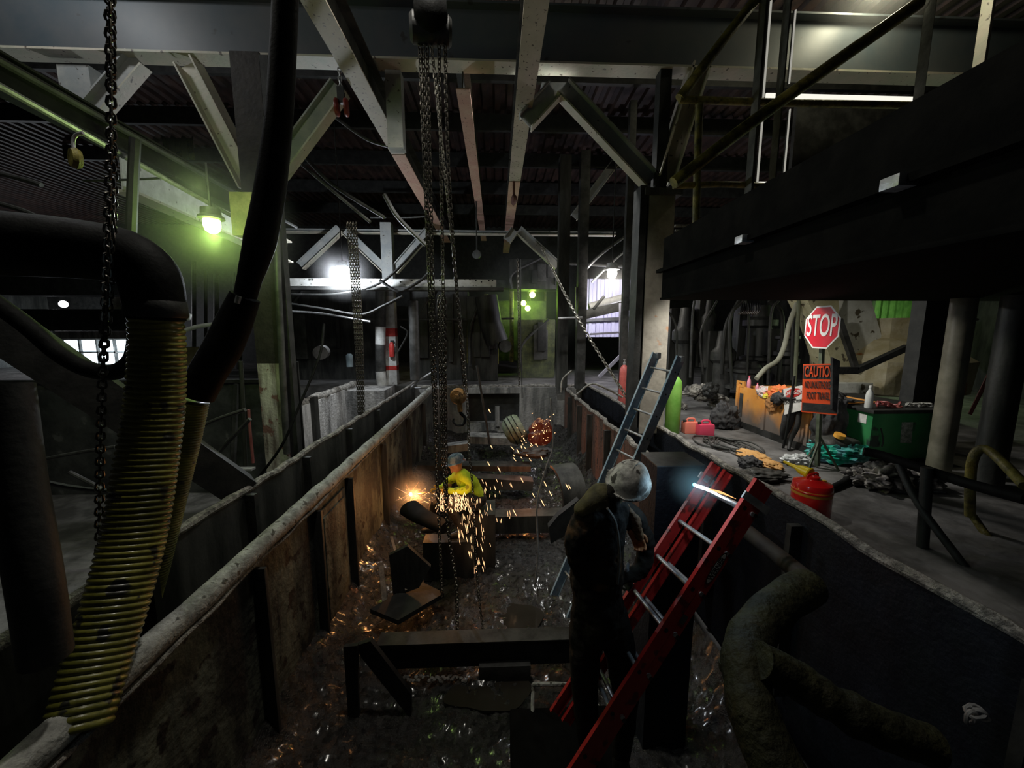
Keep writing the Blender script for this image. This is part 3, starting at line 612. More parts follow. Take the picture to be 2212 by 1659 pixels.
# ================================================================== HOSES ON THE LEFT
def ribbed(pts, r, pitch, n=26, amp=.085):
    pts = crom([V(p) for p in pts], 24); L = sum((b-a).length for a, b in zip(pts, pts[1:])); k = int(L/pitch*8); mb = MB()
    # even resample
    out = []; acc = 0; seg = 0; cum = [0]
    for a, b in zip(pts, pts[1:]): cum.append(cum[-1]+(b-a).length)
    for i in range(k+1):
        s = L*i/k
        while seg < len(cum)-2 and cum[seg+1] < s: seg += 1
        out.append(pts[seg].lerp(pts[seg+1], (s-cum[seg])/max(1e-9, cum[seg+1]-cum[seg])))
    rr = r if callable(r) else (lambda u: r)
    mb.tube(out, lambda u: rr(u)*(1+amp*(abs(math.cos(math.pi*u*k/8))**.7-.5)), n); return mb
t = thing('ribbed_hose', 'large olive ribbed suction hose curving down to the bottom left', 'hose', P(338, 690, Y=2.3))
ribbed([P(338, 690, Y=2.3), P(341, 760, Y=2.3), P(335, 880, Y=2.28), P(318, 1000, Y=2.22), P(290, 1160, Y=2.1), P(250, 1310, Y=1.95), P(205, 1450, Y=1.8), P(165, 1580, Y=1.66)], lambda u: .12+.02*math.sin(u*3), .0335).build('corrugated_tube', hosem, t, ang=3)
MB().tube([P(337, 690, Y=2.3), P(334, 640, Y=2.3), P(318, 590, Y=2.3), P(270, 556, Y=2.28), P(180, 540, Y=2.25), P(60, 530, Y=2.2), P(-120, 520, Y=2.1)], lambda u: .135+.03*u, 24, 8).build('black_elbow', blackgloss, t)
MB().lathe([(.132, -.05), (.14, -.04), (.14, .04), (.132, .05)], P(338, 668, Y=2.3), 26, (0, 0, 1)).build('clamp', black, t)
t = thing('ribbed_hose', 'smaller olive ribbed hose below the black pipe, right of the large one', 'hose', P(418, 870, Y=2.9))
ribbed([P(420, 868, Y=2.9), P(408, 930, Y=2.9), P(385, 1030, Y=2.88), P(362, 1130, Y=2.85), P(338, 1230, Y=2.8), P(318, 1310, Y=2.78), P(308, 1390, Y=2.72)], lambda u: .088-.014*u, .021, 22).build('corrugated_tube', hosem, t, ang=3)
MB().tube([P(425, 855, Y=2.9), P(452, 800, Y=2.92), P(480, 755, Y=2.95), P(505, 700, Y=3.0), P(530, 640, Y=3.0)], [.115, .12, .125, .12, .1], 22).build('black_coupling', blackgloss, t)
MB().tube([P(530, 640, Y=3.0), P(540, 600, Y=3.0), P(562, 520, Y=3.0), P(585, 400, Y=3.0), P(603, 250, Y=2.95), P(612, 100, Y=2.9), P(619, -60, Y=2.85)], [.075, .08, .105, .1, .085, .08, .075], 22, 6).build('black_pipe', blackgloss, t)
MB().tube([P(516, 640, Y=2.9), P(512, 655, Y=2.9)], .02, 8).build('clamp_bolt', galv, t)
one(MB().tube([P(-30, 640, Y=2.5), P(60, 705, Y=2.5), P(130, 765, Y=2.5), P(190, 797, Y=2.5), P(250, 803, Y=2.5), P(290, 770, Y=2.5), P(300, 690, Y=2.5)], .05, 16, 8), 'black_hose', blackgloss, 'sagging black hose in front of the bright window at left', 'hose')
t = thing('diagonal_chute', 'black rectangular chute slanting down across the left side to the pit wall', 'chute', P(300, 900, Y=3.4))
a = P(-80, 650, Y=3.05); b = P(522, 1058, X=-2.75)
MB().bar(a, b, .34, .3).build('duct', black, t); MB().tube([a+V((0, -.17, .17)), b+V((0, -.17, .17))], .012, 6).build('edge_strip', ductm, t)
one(MB().tube([P(10, 830, Y=1.7), P(40, 1050, Y=1.65), P(75, 1250, Y=1.6), P(100, 1420, Y=1.6)], .085, 16, 4), 'steel_pipe', black, 'black upright pipe at the far left edge in the foreground', 'pipe')
one(MB().tube([P(40, 1028, Y=3.6), P(150, 1052, Y=3.6), P(262, 1064, Y=3.6)], .022, 8, 5), 'steel_pipe', ductm, 'thin sagging conduit low at the left behind the ribbed hose', 'pipe')
one(MB().tube([P(378, 800, Y=9.5), P(378, 646, Y=9.5)], .065, 12), 'tube_post', whitep, 'bright white vertical tube right of the large ribbed hose', 'post')
one(MB().tube([P(392, 716, Y=8.5), P(430, 705, Y=8.5), P(488, 697, Y=8.5)], .045, 10, 6), 'bent_pipe', whitep, 'pale curved pipe pointing right beside the white tube', 'pipe')
one(MB().tube([P(398, 692, Y=9), P(408, 688, Y=9), P(410, 678, Y=9)], .04, 8, 5), 'bent_pipe', whitep, 'short pale pipe elbow above the pale curved pipe', 'pipe')
# tank on the left
t = thing('steel_tank', 'large dark steel tank filling the middle left behind the hoses', 'tank', (-7, 8, .5))
MB().box((-16, 7.6, .5), (-4.35, 7.66, 2.72)).box((-4.4, 7.6, .5), (-4.35, 8.2, 2.72)).build('side', mat('dark_tank_steel', (.035, .037, .037), (.10, .103, .10), .55, scale=1.5, bump=.4, spots=((.15, .15, .145), 3, .64)), t)
MB().box((-16, 7.55, 2.72), (-4.3, 7.7, 2.78)).build('rim', ductm, t)
for x in (-5.3, -7.2, -9.3): MB().bar(V((x, 7.55, .5)), V((x+.3, 7.55, 2.7)), .07, .07).build('rib', ductm, t)
for (x0, y0, x1, y1, l) in ((0, 1015, 250, 965, 'upper'), (150, 1020, 290, 1100, 'lower'), (430, 1030, 540, 905, 'right'), (395, 940, 530, 885, 'top')):
    one(MB().tube([P(x0, y0, Y=5.0), P((x0+x1)/2, (y0+y1)/2-4, Y=5.0), P(x1, y1, Y=5.0)], .025, 8, 5), 'steel_pipe', ductm, {'upper': 'thin grey pipe crossing the dark tank at the far left', 'lower': 'short grey strut behind the hanging chain on the dark tank', 'right': 'thin grey pipe sloping up to the rusty column', 'top': 'thin grey cable from the smaller hose to the rusty column'}[l], 'pipe')
one(MB().box(P(505, 1018, Y=5.4), P(552, 1008, Y=5.5)), 'steel_plate', galv, 'pale bracket on the outer pit wall under the column', 'plate')
one(MB().tube([P(530, 1010, Y=6.1), P(525, 880, Y=6.1), P(520, 780, Y=6.1)], .03, 8), 'steel_pipe', soot, 'dark conduit left of the rusty column', 'pipe')
one(MB().tube([P(547, 1000, Y=6.1), P(540, 930, Y=6.1), P(537, 885, Y=6.1)], .022, 8), 'red_conduit', mat('dull_red', (.2, .05, .05), (.28, .1, .09), .6), 'thin dull red conduit beside the rusty column', 'pipe')
one(MB().tube([P(560, 1030, Y=5.6), P(610, 960, Y=5.6), P(645, 880, Y=5.8), P(690, 770, Y=6.2), P(700, 700, Y=6.5)], .02, 8, 6), 'black_hose', blackgloss, 'black hose sloping up right from the rusty column base', 'hose')
# concrete parapet left of the pit, beyond the column
t = thing('concrete_wall', 'stained pale concrete basin wall in the middle left', 'wall', (-4.6, 10, .5))
MB().box((-4.75, 8.3, .5), (-4.4, 12.4, 2.02)).build('wall_body', palecon, t)
lumpy((-4.5, 8.3, 2.05), (-4.5, 12.4, 2.05), .1, 9, .05, 9, 100).build('crusted_top', crust, t)
a = P(676, 830, X=-4.35); MB().box((-4.4, a.y-.1, .5), (-4.3, a.y+.1, 2.15)).build('stiffener', soot, t)
one(MB().box((-4.6, 11.3, .5), (-3.3, 12.6, 1.97)), 'concrete_block', concrete, 'pale concrete ledge at the foot of the banded column', 'block')
p = P(692, 762, Y=9.3); one(MB().lathe([(.13, 0), (.165, 0), (.165, .5), (.13, .5), (.13, .02)], p, 20, (-.3, 1, 0)), 'pipe_flange', ductm, 'open grey pipe end above the concrete basin wall', 'pipe')
p = P(1092, 748, Y=12.8); one(MB().lathe([(.17, 0), (.205, 0), (.205, .5), (.17, .5), (.17, .02)], p, 22, (-.1, 1, 0)), 'pipe_flange', ductm, 'round open pipe end in the far dark centre', 'pipe')
one(MB().tube([P(1075, 740, Y=13.2), P(1060, 700, Y=13.2), P(1050, 640, Y=13.2)], .38, 16), 'duct', soot, 'fat dark duct rising from the round pipe end', 'duct')
one(MB().lathe([(.1, 0), (.1, .35), (.06, .4)], P(756, 792, X=-4.56), 14), 'canister', mat('blue_grey_paint', (.18, .24, .26), (.26, .32, .33), .5), 'small blue-grey canister on the far basin', 'canister')
one(MB().tube([P(897, 820, Y=11.6), P(893, 650, Y=11.6)], .15, 14), 'steel_pipe', ductm, 'wide grey vertical pipe right of the banded column', 'pipe')
# overhead and background pipework, hoses and cables
BG = [((615, 636), (720, 636), (800, 620), (850, 590), (925, 510), 10.8, .035, black, 'black hose swinging up over the perforated beam', 'hose'),
 ((820, 605), (850, 625), (870, 628), (910, 605), (925, 590), 10.7, .04, black, 'black hose loop in front of the perforated beam', 'hose'),
 ((615, 655), (700, 668), (780, 680), (830, 660), (870, 640), 10.6, .04, black, 'black hose drooping below the perforated beam', 'hose'),
 ((620, 672), (700, 678), (800, 695), 11.2, .03, galv, 'thin bright pipe sloping below the perforated beam', 'pipe'),
 ((865, 705), (880, 720), (860, 760), 11.8, .025, black, 'black hose beside the extinguisher', 'hose'),
 ((780, 690), (1000, 690), (1110, 688), 13.8, .035, ductm, 'thin horizontal pipe behind the hanging chains', 'pipe'),
 ((650, 330), (720, 400), (830, 470), 7.8, .035, soot, 'thin dark pipe behind the left knee brace', 'pipe'),
 ((640, 345), (740, 430), (800, 480), 7.5, .03, ductm, 'second thin pipe sloping behind the left knee brace', 'pipe'),
 ((720, 250), (790, 300), (850, 320), 8, .03, ductm, 'thin pipe behind the red trolley', 'pipe'),
 ((830, 420), (860, 470), (920, 530), 7.6, .04, ductm, 'dark bent conduit left of the bunched chains', 'pipe'),
 ((1205, 688), (1258, 686), 11, .035, galv, 'pale horizontal rail at the right end of the pit', 'rail'),
 ((1125, 560), (1125, 700), (1128, 860), 10.2, .012, black, 'thin black cable hanging in the far centre', 'cable'),
 ((1030, 790), (1045, 880), (1058, 960), 9.8, .03, ductm, 'thin grey pole leaning at the end of the pit', 'pole'),
 ((1190, 860), (1195, 960), (1180, 1010), (1160, 1090), (1162, 1200), (1155, 1290), (1178, 1370), 5.2, .014, galv, 'thin grey air line hanging down to the sludge right of the sparks', 'cable'),
 ((1235, 800), (1215, 820), (1212, 848), 9.2, .02, rimgrey, 'pale strap over the right pit edge', 'strap'),
 ((1246, 852), (1275, 830), (1300, 835), (1345, 858), 8.3, .022, rimgrey, 'pale hose looped over the right pit edge', 'hose'),
 ((1250, 600), (1300, 548), (1395, 480), 12, .04, galv, 'bright conduit slanting up beside the shaded lamp', 'pipe'),
 ((1278, 610), (1330, 560), (1395, 505), 12, .03, galv, 'second conduit slanting up beside the shaded lamp', 'pipe'),
 ((1205, 570), (1240, 570), (1345, 576), 13, .05, ductm, 'grey pipe behind the shaded lamp', 'pipe'),
 ((1458, 488), (1520, 488), 8, .03, rimgrey, 'pale pipe right of the broad column', 'pipe'),
 ((1458, 498), (1520, 499), 8, .02, rimgrey, 'lower pale pipe right of the broad column', 'pipe'),
 ((940, 835), (900, 838), (885, 835), 11.9, .03, galv, 'short pale bar on the left pit edge', 'bar'),
 ((940, 800), (905, 822), (880, 845), 11.6, .03, galv, 'pale bar lying along the left outer pit edge', 'bar'),
 ((800, 470), (880, 470), (935, 466), 13.4, .03, ductm, 'thin far conduit under the deck', 'pipe'),
 ((0, 375), (60, 390), (90, 400), 5.4, .03, ductm, 'faint pipe at the left edge of the view', 'pipe'),
 ((0, 440), (50, 455), (85, 470), 5.4, .03, ductm, 'faint lower pipe at the left edge of the view', 'pipe'),
 ((180, 390), (280, 388), (380, 383), 5.2, .014, black, 'thin dark cable crossing the pale green lit beam', 'cable'),
 ((282, 540), (287, 400), (292, 300), 4.6, .05, black, 'dark upright post in front of the pale green lit beam', 'post'),
 ((1985, 690), (2010, 700), (2112, 690), 9, .03, ductm, 'thin pipe behind the round concrete-coloured column', 'pipe')]
for e in BG:
    *pts, Y, r, m, l, c = e; one(MB().tube([P(x, y, Y=Y) for x, y in pts], r, 8, 6 if len(pts) > 2 else 0), {'hose': 'black_hose', 'pipe': 'steel_pipe', 'cable': 'cable', 'rail': 'rail', 'pole': 'pole', 'strap': 'strap', 'bar': 'steel_bar', 'post': 'post'}[c], m, l, c)
random.seed(11)
ORD = ('leftmost', 'second from left', 'third from left', 'fourth from left', 'fifth from left', 'third from right', 'second from right', 'rightmost')
for i in range(14): # vertical pipes of the far plant
    x = 335+i*27+R(-8, 8) if i < 8 else 1005+(i-8)*36+R(-10, 10); m_ = random.choice((ductm, whitep, yellowp, soot)) if i < 8 else yellowp
    Y = R(14, 19); one(MB().tube([P(x, R(780, 800), Y=Y), P(x, R(560, 680), Y=Y)], R(.04, .1), 8), 'steel_pipe', m_, ORD[i]+' of the thin distant pipes seen behind the hoses' if i < 8 else ORD[(0, 1, 2, 5, 6, 7)[i-8]]+' of the thin distant pipes near the green bulbs', 'pipe', 'distant pipes behind the hoses' if i < 8 else 'distant pipes near the green bulbs')
for (x0, y0, x1, y1, Y, m_, l) in ((0, 575, 285, 637, 12, black, 'dark deep beam crossing the far left'), (40, 668, 282, 715, 15, black, 'dark horizontal duct above the bright window'), (120, 715, 290, 732, 17, concrete, 'pale girt above the bright window'), (230, 640, 282, 700, 16, flange, 'yellowish panel behind the left chain'),
        (395, 750, 480, 790, 14, mat('tan_panel', (.3, .25, .12), (.4, .34, .2), .6), 'tan panel in the far left behind the pale pipes'), (640, 700, 800, 800, 15, soot, 'dark cabinet beyond the basin'), (1020, 650, 1180, 780, 16, mat('greenish_machine', (.04, .05, .02), (.13, .15, .05), .7, scale=3, bump=.5), 'greenish machine mass lit by the green bulbs'), (1000, 605, 1200, 622, 15, ductm, 'horizontal duct above the green bulbs')):  # machine material is dark green mottled by noise
    a, b = P(x0, y1, Y=Y), P(x1, y0, Y=Y); one(MB().box(a, (b.x, Y+.6, b.z), .02), 'steel_beam' if 'beam' in l else 'equipment_panel', m_, l, 'beam' if 'beam' in l else 'equipment')
for i in range(5): # lit yellow plant boxes
    x = 345+i*32; Y = 12.5; a = P(x, 430, Y=Y); one(MB().box(P(355+i*13, 345, Y=Y), P(362+i*13, 288-i*3, Y=Y)), 'hanger_post', flange if i % 2 else yellowp, ('leftmost', 'second from left', 'middle', 'second from right', 'rightmost')[i]+' of the short yellowish hangers behind the pale knee brace', 'post', 'yellowish hangers behind the pale brace')

# dark plant masses at the far centre
random.seed(21)
for i, (x0, y0, x1, y1, Y, l) in enumerate(((600, 628, 820, 792, 14.2, 'dark machine mass beyond the basin at middle left'), (890, 625, 1010, 800, 14.0, 'dark machine mass behind the hanging chains'), (1010, 640, 1075, 790, 13.6, 'dark hopper left of the round pipe end'), (1120, 690, 1200, 800, 14.4, 'greenish machine casing below the bulbs'), (1100, 560, 1230, 625, 14.6, 'dark overhead duct above the bulbs'))):
    a, b = P(x0, y1, Y=Y), P(x1, y0, Y=Y); t = thing('machine_casing', l, 'machine', ((a.x+b.x)/2, Y, min(a.z, 1.95)))
    MB().box((a.x, Y, min(a.z, 1.95) if y1 > 700 else a.z), (b.x, Y+.9, b.z), .06).build('casing', MATS['greenish_machine'] if i == 3 else soot, t)
    for k in range(4):
        u = R(.1, .9); X = a.x+(b.x-a.x)*u; MB().box((X-R(.05, .25), Y-R(.04, .2), a.z+(b.z-a.z)*R(.1, .4)), (X+R(.05, .25), Y, a.z+(b.z-a.z)*R(.5, .95)), .02).build('panel', random.choice((ductm, soot, black)), t)
    MB().tube([V((a.x+.1, Y-.12, a.z)), V((a.x+.12, Y-.12, (a.z+b.z)/2)), V((a.x+(b.x-a.x)*R(.3, .8), Y-.15, b.z))], .05, 8, 5).build('pipe', ductm, t)

# ================================================================== RIGHT BACKGROUND
t = thing('cladding_panel', 'brightly lit pale lilac corrugated cladding behind the fixed ladder', 'cladding', P(1320, 730, Y=15))
a = P(1262, 728, Y=15); b = P(1392, 632, Y=15); pr = []; x = a.x
while x < b.x: pr += [(x, 0), (x+.12, 0), (x+.15, .06), (x+.27, .06)]; x += .3
lil = mat('lilac_cladding', (.52, .50, .66), (.66, .65, .78), .6, scale=3, bump=0, streak=True)
mb = MB()
for (xa, ya), (xb, yb) in zip(pr, pr[1:]):
    mb.poly([(xa, 15-ya, a.z), (xb, 15-yb, a.z), (xb, 15-yb, b.z+.5), (xa, 15-ya, b.z+.5)], .01, (0, 1, 0))
mb.build('sheet', lil, t); c1, c2 = P(1262, 692, Y=14.8), P(1392, 686, Y=14.8); MB().bar(c1, c2, .08, .12).build('girt', ductm, t)
lamp_light('cladding_fill', P(1330, 655, Y=13.2), (.88, .86, 1), 190, .2)  # added fill to brighten the lilac cladding, no lamp body
a, b = P(1272, 662, Y=13), P(1385, 632, Y=13); one(MB().tube([a, b], .12, 10), 'steel_pipe', whitep, 'fat bright pipe along the top of the lilac cladding', 'pipe')
a, b = P(1262, 680, Y=12.8), P(1392, 650, Y=12.8); one(MB().bar(a, b, .1, .3), 'steel_beam', ductm, 'grey beam sloping under the bright fat pipe', 'beam')
one(MB().tube([P(1282, 668, Y=12), P(1305, 640, Y=12)], .05, 6), 'strut', black, 'dark short diagonal strut by the shaded lamp', 'strut')
frame = mat('lilac_grey_steel', (.36, .35, .46), (.48, .47, .56), .5, scale=6)
t = thing('fixed_ladder', 'tall pale fixed ladder with cage rails behind the red cylinder', 'ladder', P(1362, 830, Y=11.5))
for x in (1346, 1373): MB().bar(P(x, 850, Y=11.5), P(x, 645, Y=11.5), .05, .06).build('rail', frame, t)
for i in range(8): MB().tube([P(1346, 670+i*24, Y=11.5), P(1373, 670+i*24, Y=11.5)], .018, 6).build('rung', galv, t)
t = thing('braced_stand', 'lilac-grey braced steel frame standing left of the fixed ladder', 'frame', P(1300, 830, Y=11.8))
MB().bar(P(1250, 840, Y=11.8), P(1246, 620, Y=11.8), .09, .09).build('post', frame, t); MB().bar(P(1341, 830, Y=11.8), P(1341, 655, Y=11.8), .09, .09).build('post', frame, t)
MB().bar(P(1293, 815, Y=11.8), P(1341, 768, Y=11.8), .09, .09).build('diagonal', frame, t); MB().bar(P(1275, 722, Y=11.8), P(1341, 718, Y=11.8), .06, .06).build('crossbar', frame, t)
t = thing('gas_cylinder', 'red gas cylinder standing beyond the right pit wall', 'gas cylinder', P(1345, 868, Y=8.6))
def cyl(p, r, h, m, t):
    MB().lathe([(r*.9, 0), (r, .02), (r, h*.84), (r*.92, h*.91), (r*.6, h*.97), (r*.28, h)], p, 24).build('cylinder', m, t); cy_ = t.children[0]
    MB().lathe([(r*.3, 0), (r*.32, .05), (r*.2, .06), (r*.2, .1), (r*.3, .11), (r*.3, .13)], p+V((0, 0, h)), 14).build('valve', galv, cy_)
p = P(1346, 862, Y=8.6); p.z = 1.95; cyl(p, .105, 1.0, mat('cylinder_red', (.5, .1, .09), (.6, .15, .13), .45, scale=8), t)
t = thing('gas_cylinder', 'bright green gas cylinder beside the broad grey column', 'gas cylinder', P(1452, 900, Y=6.6))
p = P(1453, 900, Y=6.4); p.z = 1.95; cyl(p, .125, 1.0, mat('cylinder_green', (.16, .40, .06), (.24, .5, .10), .45, scale=4, bump=.05), t)
# tanks and ducts behind the sign
t = thing('sloped_duct', 'stained pale yellowish sloping duct behind the stop sign', 'duct', P(1840, 750, Y=8))
pale = mat('pale_stained_duct', (.60, .60, .52), (.76, .77, .70), .6, scale=3, bump=.3, spots=((.12, .1, .06), 5, .62))
MB().poly([P(x, y, Y=7.6) for x, y in ((1825, 640), (1880, 640), (1907, 735), (1895, 755), (1850, 785), (1812, 690))], .5, (0, 1, 0)).build('upper_duct', pale, t)
MB().poly([P(x, y, Y=7.4) for x, y in ((1740, 640), (1812, 640), (1812, 690), (1846, 795), (1800, 795), (1770, 700))], .5, (0, 1, 0)).build('lower_duct', mat('yellow_stained_duct', (.46, .42, .24), (.62, .58, .36), .6, scale=3, bump=.3, spots=((.12, .1, .06), 6, .6)), t)
MB().bar(P(1812, 690, Y=7.3), P(1850, 800, Y=7.3), .08, .1).build('seam', ductm, t)
t = thing('rusty_vat', 'tan rust-streaked conical vat above the green box', 'vat', P(1920, 850, Y=7))
MB().lathe([(.5, 0), (1.25, .12), (1.3, .75), (.75, 1.15), (.6, 1.2), (.6, 1.6)], V((P(1935, 850, Y=7.6).x, 7.9, P(1935, 855, Y=7.6).z)), 8, (0, 0, 1)).build('body', mat('tan_rusted', (.40, .34, .20), (.54, .49, .35), .6, scale=3, bump=.5, spots=((.32, .12, .03), 2.5, .58)), t, ang=.3)
MB().bar(P(1805, 800, Y=6.6), P(1850, 800, Y=6.6), .1, .12).bar(P(1850, 800, Y=6.6), P(1960, 750, Y=6.6), .1, .1).build('support_beam', black, t)
MB().box(P(1800, 850, Y=7), P(1865, 825, Y=7.2)).build('plinth', pale, t)
t = thing('green_cladding', 'green corrugated cladding high behind the round column', 'cladding', P(1960, 720, Y=11))
mb = MB(); a = P(1870, 770, Y=11); b = P(2060, 600, Y=11); x = a.x
while x < b.x: mb.box((x, 10.9, a.z), (x+.1, 11, b.z)).box((x+.1, 10.96, a.z), (x+.22, 11, b.z)); x += .22
mb.build('sheet', mat('green_cladding', (.07, .17, .04), (.14, .28, .08), .6, scale=3), t)
lamp_light('fill_light', P(1990, 700, Y=9.6), (.75, 1, .55), 45, .15)  # light without a lamp body in front of the green cladding
def roundcol(px, Y, r, m, l):
    c = P(px, 850, Y=Y); return one(MB().tube([(c.x, Y, 1.95), (c.x, Y, 5.2)], r, 24), 'round_column', m, l, 'column')
rc = mat('olive_grey_column', (.13, .125, .09), (.22, .21, .16), .45, scale=3, bump=.1)
roundcol(2052, 4.4, .115, rc, 'thick round grey-olive column right of the green box')
roundcol(2165, 4.0, .13, soot, 'dark round column near the right edge of the view')
a = P(2100, 800, Y=4.9); one(MB().box((a.x-.2, 5.4, 1.95), (a.x+.25, 5.6, 5.2)), 'steel_column', black, 'black flat column between the two round columns', 'column')
a, b = P(2100, 790, Y=12), P(2118, 695, Y=12); fo = MB().box((a.x-.06, 11.9, a.z-.06), (b.x+.06, 12, a.z)).box((a.x-.06, 11.9, b.z), (b.x+.06, 12, b.z+.06)).build('window_2', ductm); struct(fo)
MB().box((a.x, 11.95, a.z), (b.x, 11.99, b.z)).build('pane', emi('blue_daylight', (.04, .2, .75), .9), fo)
one(MB().tube([P(2095, 895, Y=4.3), P(2122, 840, Y=4.3), P(2148, 785, Y=4.3)], [.018, .02, .02], 8), 'red_bar', mat('faded_red', (.3, .06, .04), (.36, .14, .1), .6), 'slanted red pole leaning by the dark round column', 'pole')
# dim machinery behind the orange box
random.seed(5)
for i, (x, y, w_, h_, Y) in enumerate(((1480, 760, 60, 190, 11), (1530, 720, 30, 150, 10.5), (1560, 800, 50, 170, 10), (1640, 720, 70, 120, 10.5), (1610, 810, 90, 60, 9.8), (1700, 740, 45, 60, 9.6), (1690, 800, 60, 110, 10))):
    a = P(x-w_/2, y+h_/2, Y=Y); b = P(x+w_/2, y-h_/2, Y=Y)
    t = thing('pump_unit', ('dim tall grey machine right of the broad column', 'dim narrow riser behind the machine', 'dim standing pump body left of the orange box', 'dim upper casing behind the orange box', 'low dark machine bed behind the orange box', 'small grey junction box left of the stop sign', 'dim motor behind the stop sign')[i], 'machine', (a.x, Y, a.z))
    MB().lathe([(w_*.004, 0), (w_*.0062, .03), (w_*.0062, .12), (w_*.0045, .16), (w_*.0045, (b.z-a.z)*.6), (w_*.0062, (b.z-a.z)*.64), (w_*.0062, (b.z-a.z)*.74), (w_*.004, (b.z-a.z)*.8), (w_*.003, b.z-a.z)], V(((a.x+b.x)/2, Y, a.z)), 16).build('casing', random.choice((ductm, soot)), t)
    MB().box((a.x, Y+.3, a.z), (b.x, Y+.6, b.z), .03).build('back_plate', soot, t)
for i in range(9):
    x = 1465+i*31+R(-8, 8); Y = R(8.6, 9.8); one(MB().tube([P(x, R(800, 840), Y=Y), P(x+R(-10, 10), R(680, 720), Y=Y), P(x+R(-40, 40), 650, Y=Y)], R(.02, .05), 8, 5), 'steel_pipe', random.choice((ductm, soot)), (ORD+('rightmost',))[(0, 1, 2, 3, 4, 4, 5, 6, 7)[i]].replace('fifth from left', 'middle' if i == 4 else 'fourth from right')+' of the dim pipes among the machinery behind the orange tote', 'pipe', 'dim pipes behind the orange box')
wh = one(MB().tube([P(1634, 818, Y=7.2), P(1655, 795, Y=7.3), P(1680, 778, Y=7.4), P(1695, 745, Y=7.5), P(1705, 700, Y=7.6), P(1722, 655, Y=7.7)], .045, 12, 6), 'hose', mat('pale_hose', (.33, .33, .25), (.42, .42, .33), .5), 'pale curved hose rising behind the orange box', 'hose')
one(MB().tube([V((P(1716, 845, Y=7.6).x, 7.6, 1.95)), P(1716, 845, Y=7.6), P(1726, 640, Y=7.6)], .035, 8), 'post', mat('olive_post', (.13, .15, .09), (.2, .21, .13), .6), 'thin olive post left of the stop sign', 'post')
mb = MB()
for i in range(16): mb.blob(P(1480+i*5+R(-6, 6), 860+R(-25, 20), Y=8.4)*1, (R(.08, .2), R(.08, .2), R(.04, .12)), .4, 3, 3, i)
one(mb, 'scrap_heap', mat('scrap_grey', (.07, .065, .06), (.36, .34, .30), .7, scale=6, lo=.45, hi=.6), 'heap of grey scrap and rags on the floor left of the orange box', 'scrap', kind='stuff')
one(MB().blob(P(1535, 842, Y=8), (.16, .14, .16), .4, 2.4, 4, 12), 'motor', black, 'dark motor lump on the scrap heap', 'motor')

# ================================================================== ORANGE STEEL BOX
OX = P(1588, 918, Z=1.95).x; y0 = P(1588, 918, X=OX).y; y1 = P(1745, 985, X=OX).y
zt = P(1588, 832, X=OX).z
orp = mat('orange_tote_paint', (.62, .25, .045), (.68, .31, .07), .45, scale=3, bump=.2, spots=((.10, .06, .03), 4.5, .64))
def dirtmat(name, base, dirt, z0, z1):
    m = base.copy(); m.name = name; N = m.node_tree.nodes; L = m.node_tree.links; b = N['Principled BSDF']; src = b.inputs['Base Color'].links[0].from_socket
    g = N.new('ShaderNodeNewGeometry'); s = N.new('ShaderNodeSeparateXYZ'); L.new(g.outputs['Position'], s.inputs[0])
    n = N.new('ShaderNodeTexNoise'); n.inputs['Scale'].default_value = 3; L.new(g.outputs['Position'], n.inputs['Vector'])
    a = N.new('ShaderNodeMath'); a.operation = 'MULTIPLY_ADD'; a.inputs[1].default_value = .5; L.new(n.outputs['Fac'], a.inputs[0]); L.new(s.outputs['Z'], a.inputs[2])
    r = N.new('ShaderNodeMapRange'); r.inputs['From Min'].default_value = z0+.25; r.inputs['From Max'].default_value = z1+.25; L.new(a.outputs[0], r.inputs['Value'])
    x = N.new('ShaderNodeMix'); x.data_type = 'RGBA'; L.new(r.outputs[0], x.inputs['Factor']); L.new(src, x.inputs['B']); x.inputs['A'].default_value = (*dirt, 1)
    L.new(x.outputs['Result'], b.inputs['Base Color']); return m
orp2 = dirtmat('mud_splashed_orange', orp, (.17, .14, .12), 2.15, 2.5)
t = thing('steel_tote', 'large orange steel tote with mud-splashed lower half', 'steel box', (OX+.4, (y0+y1)/2, 1.95))
W = 1.0
MB().box((OX, y1, 2.05), (OX+.04, y0, zt), .006).build('front_panel', orp2, t)
MB().box((OX+.04, y1, 2.05), (OX+W, y1+.04, zt), .006).build('side_panel', orp2, t); MB().box((OX+.04, y0-.04, 2.05), (OX+W, y0, zt), .006).build('side_panel', orp2, t)
MB().box((OX+W-.04, y1, 2.05), (OX+W, y0, zt), .006).build('back_panel', orp2, t); MB().box((OX+.04, y1+.04, zt-.12), (OX+W-.04, y0-.04, zt-.08)).build('lid', soot, t)
MB().box((OX-.02, y1-.02, 1.95), (OX+W, y0+.02, 2.06)).build('skid', black, t)
for yy in (y0-.02, (y0+y1)/2+.1, y1+.05): MB().box((OX-.03, yy-.03, 2.05), (OX, yy+.03, zt+.0), .006).build('corner_post', orp2, t)
for yy in (y0-.06, y0-.9): # lifting lugs with holes
    c = V((OX+.01, yy, zt+.05)); a = []; mb = MB()
    for k in range(24):
        th = k/24*2*math.pi; o_ = V((0, max(-.11, min(.11, math.cos(th)*.16)), max(-.06, min(.05, math.sin(th)*.1)))); i_ = V((0, math.cos(th)*.05, math.sin(th)*.022))
        a.append([mb.bm.verts.new(c+q+V((e, 0, 0))) for q, e in ((o_, -.015), (i_, -.015), (i_, .015), (o_, .015))])
    for k in range(24):
        A, B = a[k], a[(k+1) % 24]
        for q in range(4): mb.face([A[q], A[(q+1) % 4], B[(q+1) % 4], B[q]])
    mb.build('lifting_lug', orp, t)
MB().box((OX-.012, y0-.17, zt-.55), (OX-.002, y0-.08, zt-.12)).build('grey_slot', ductm, t)
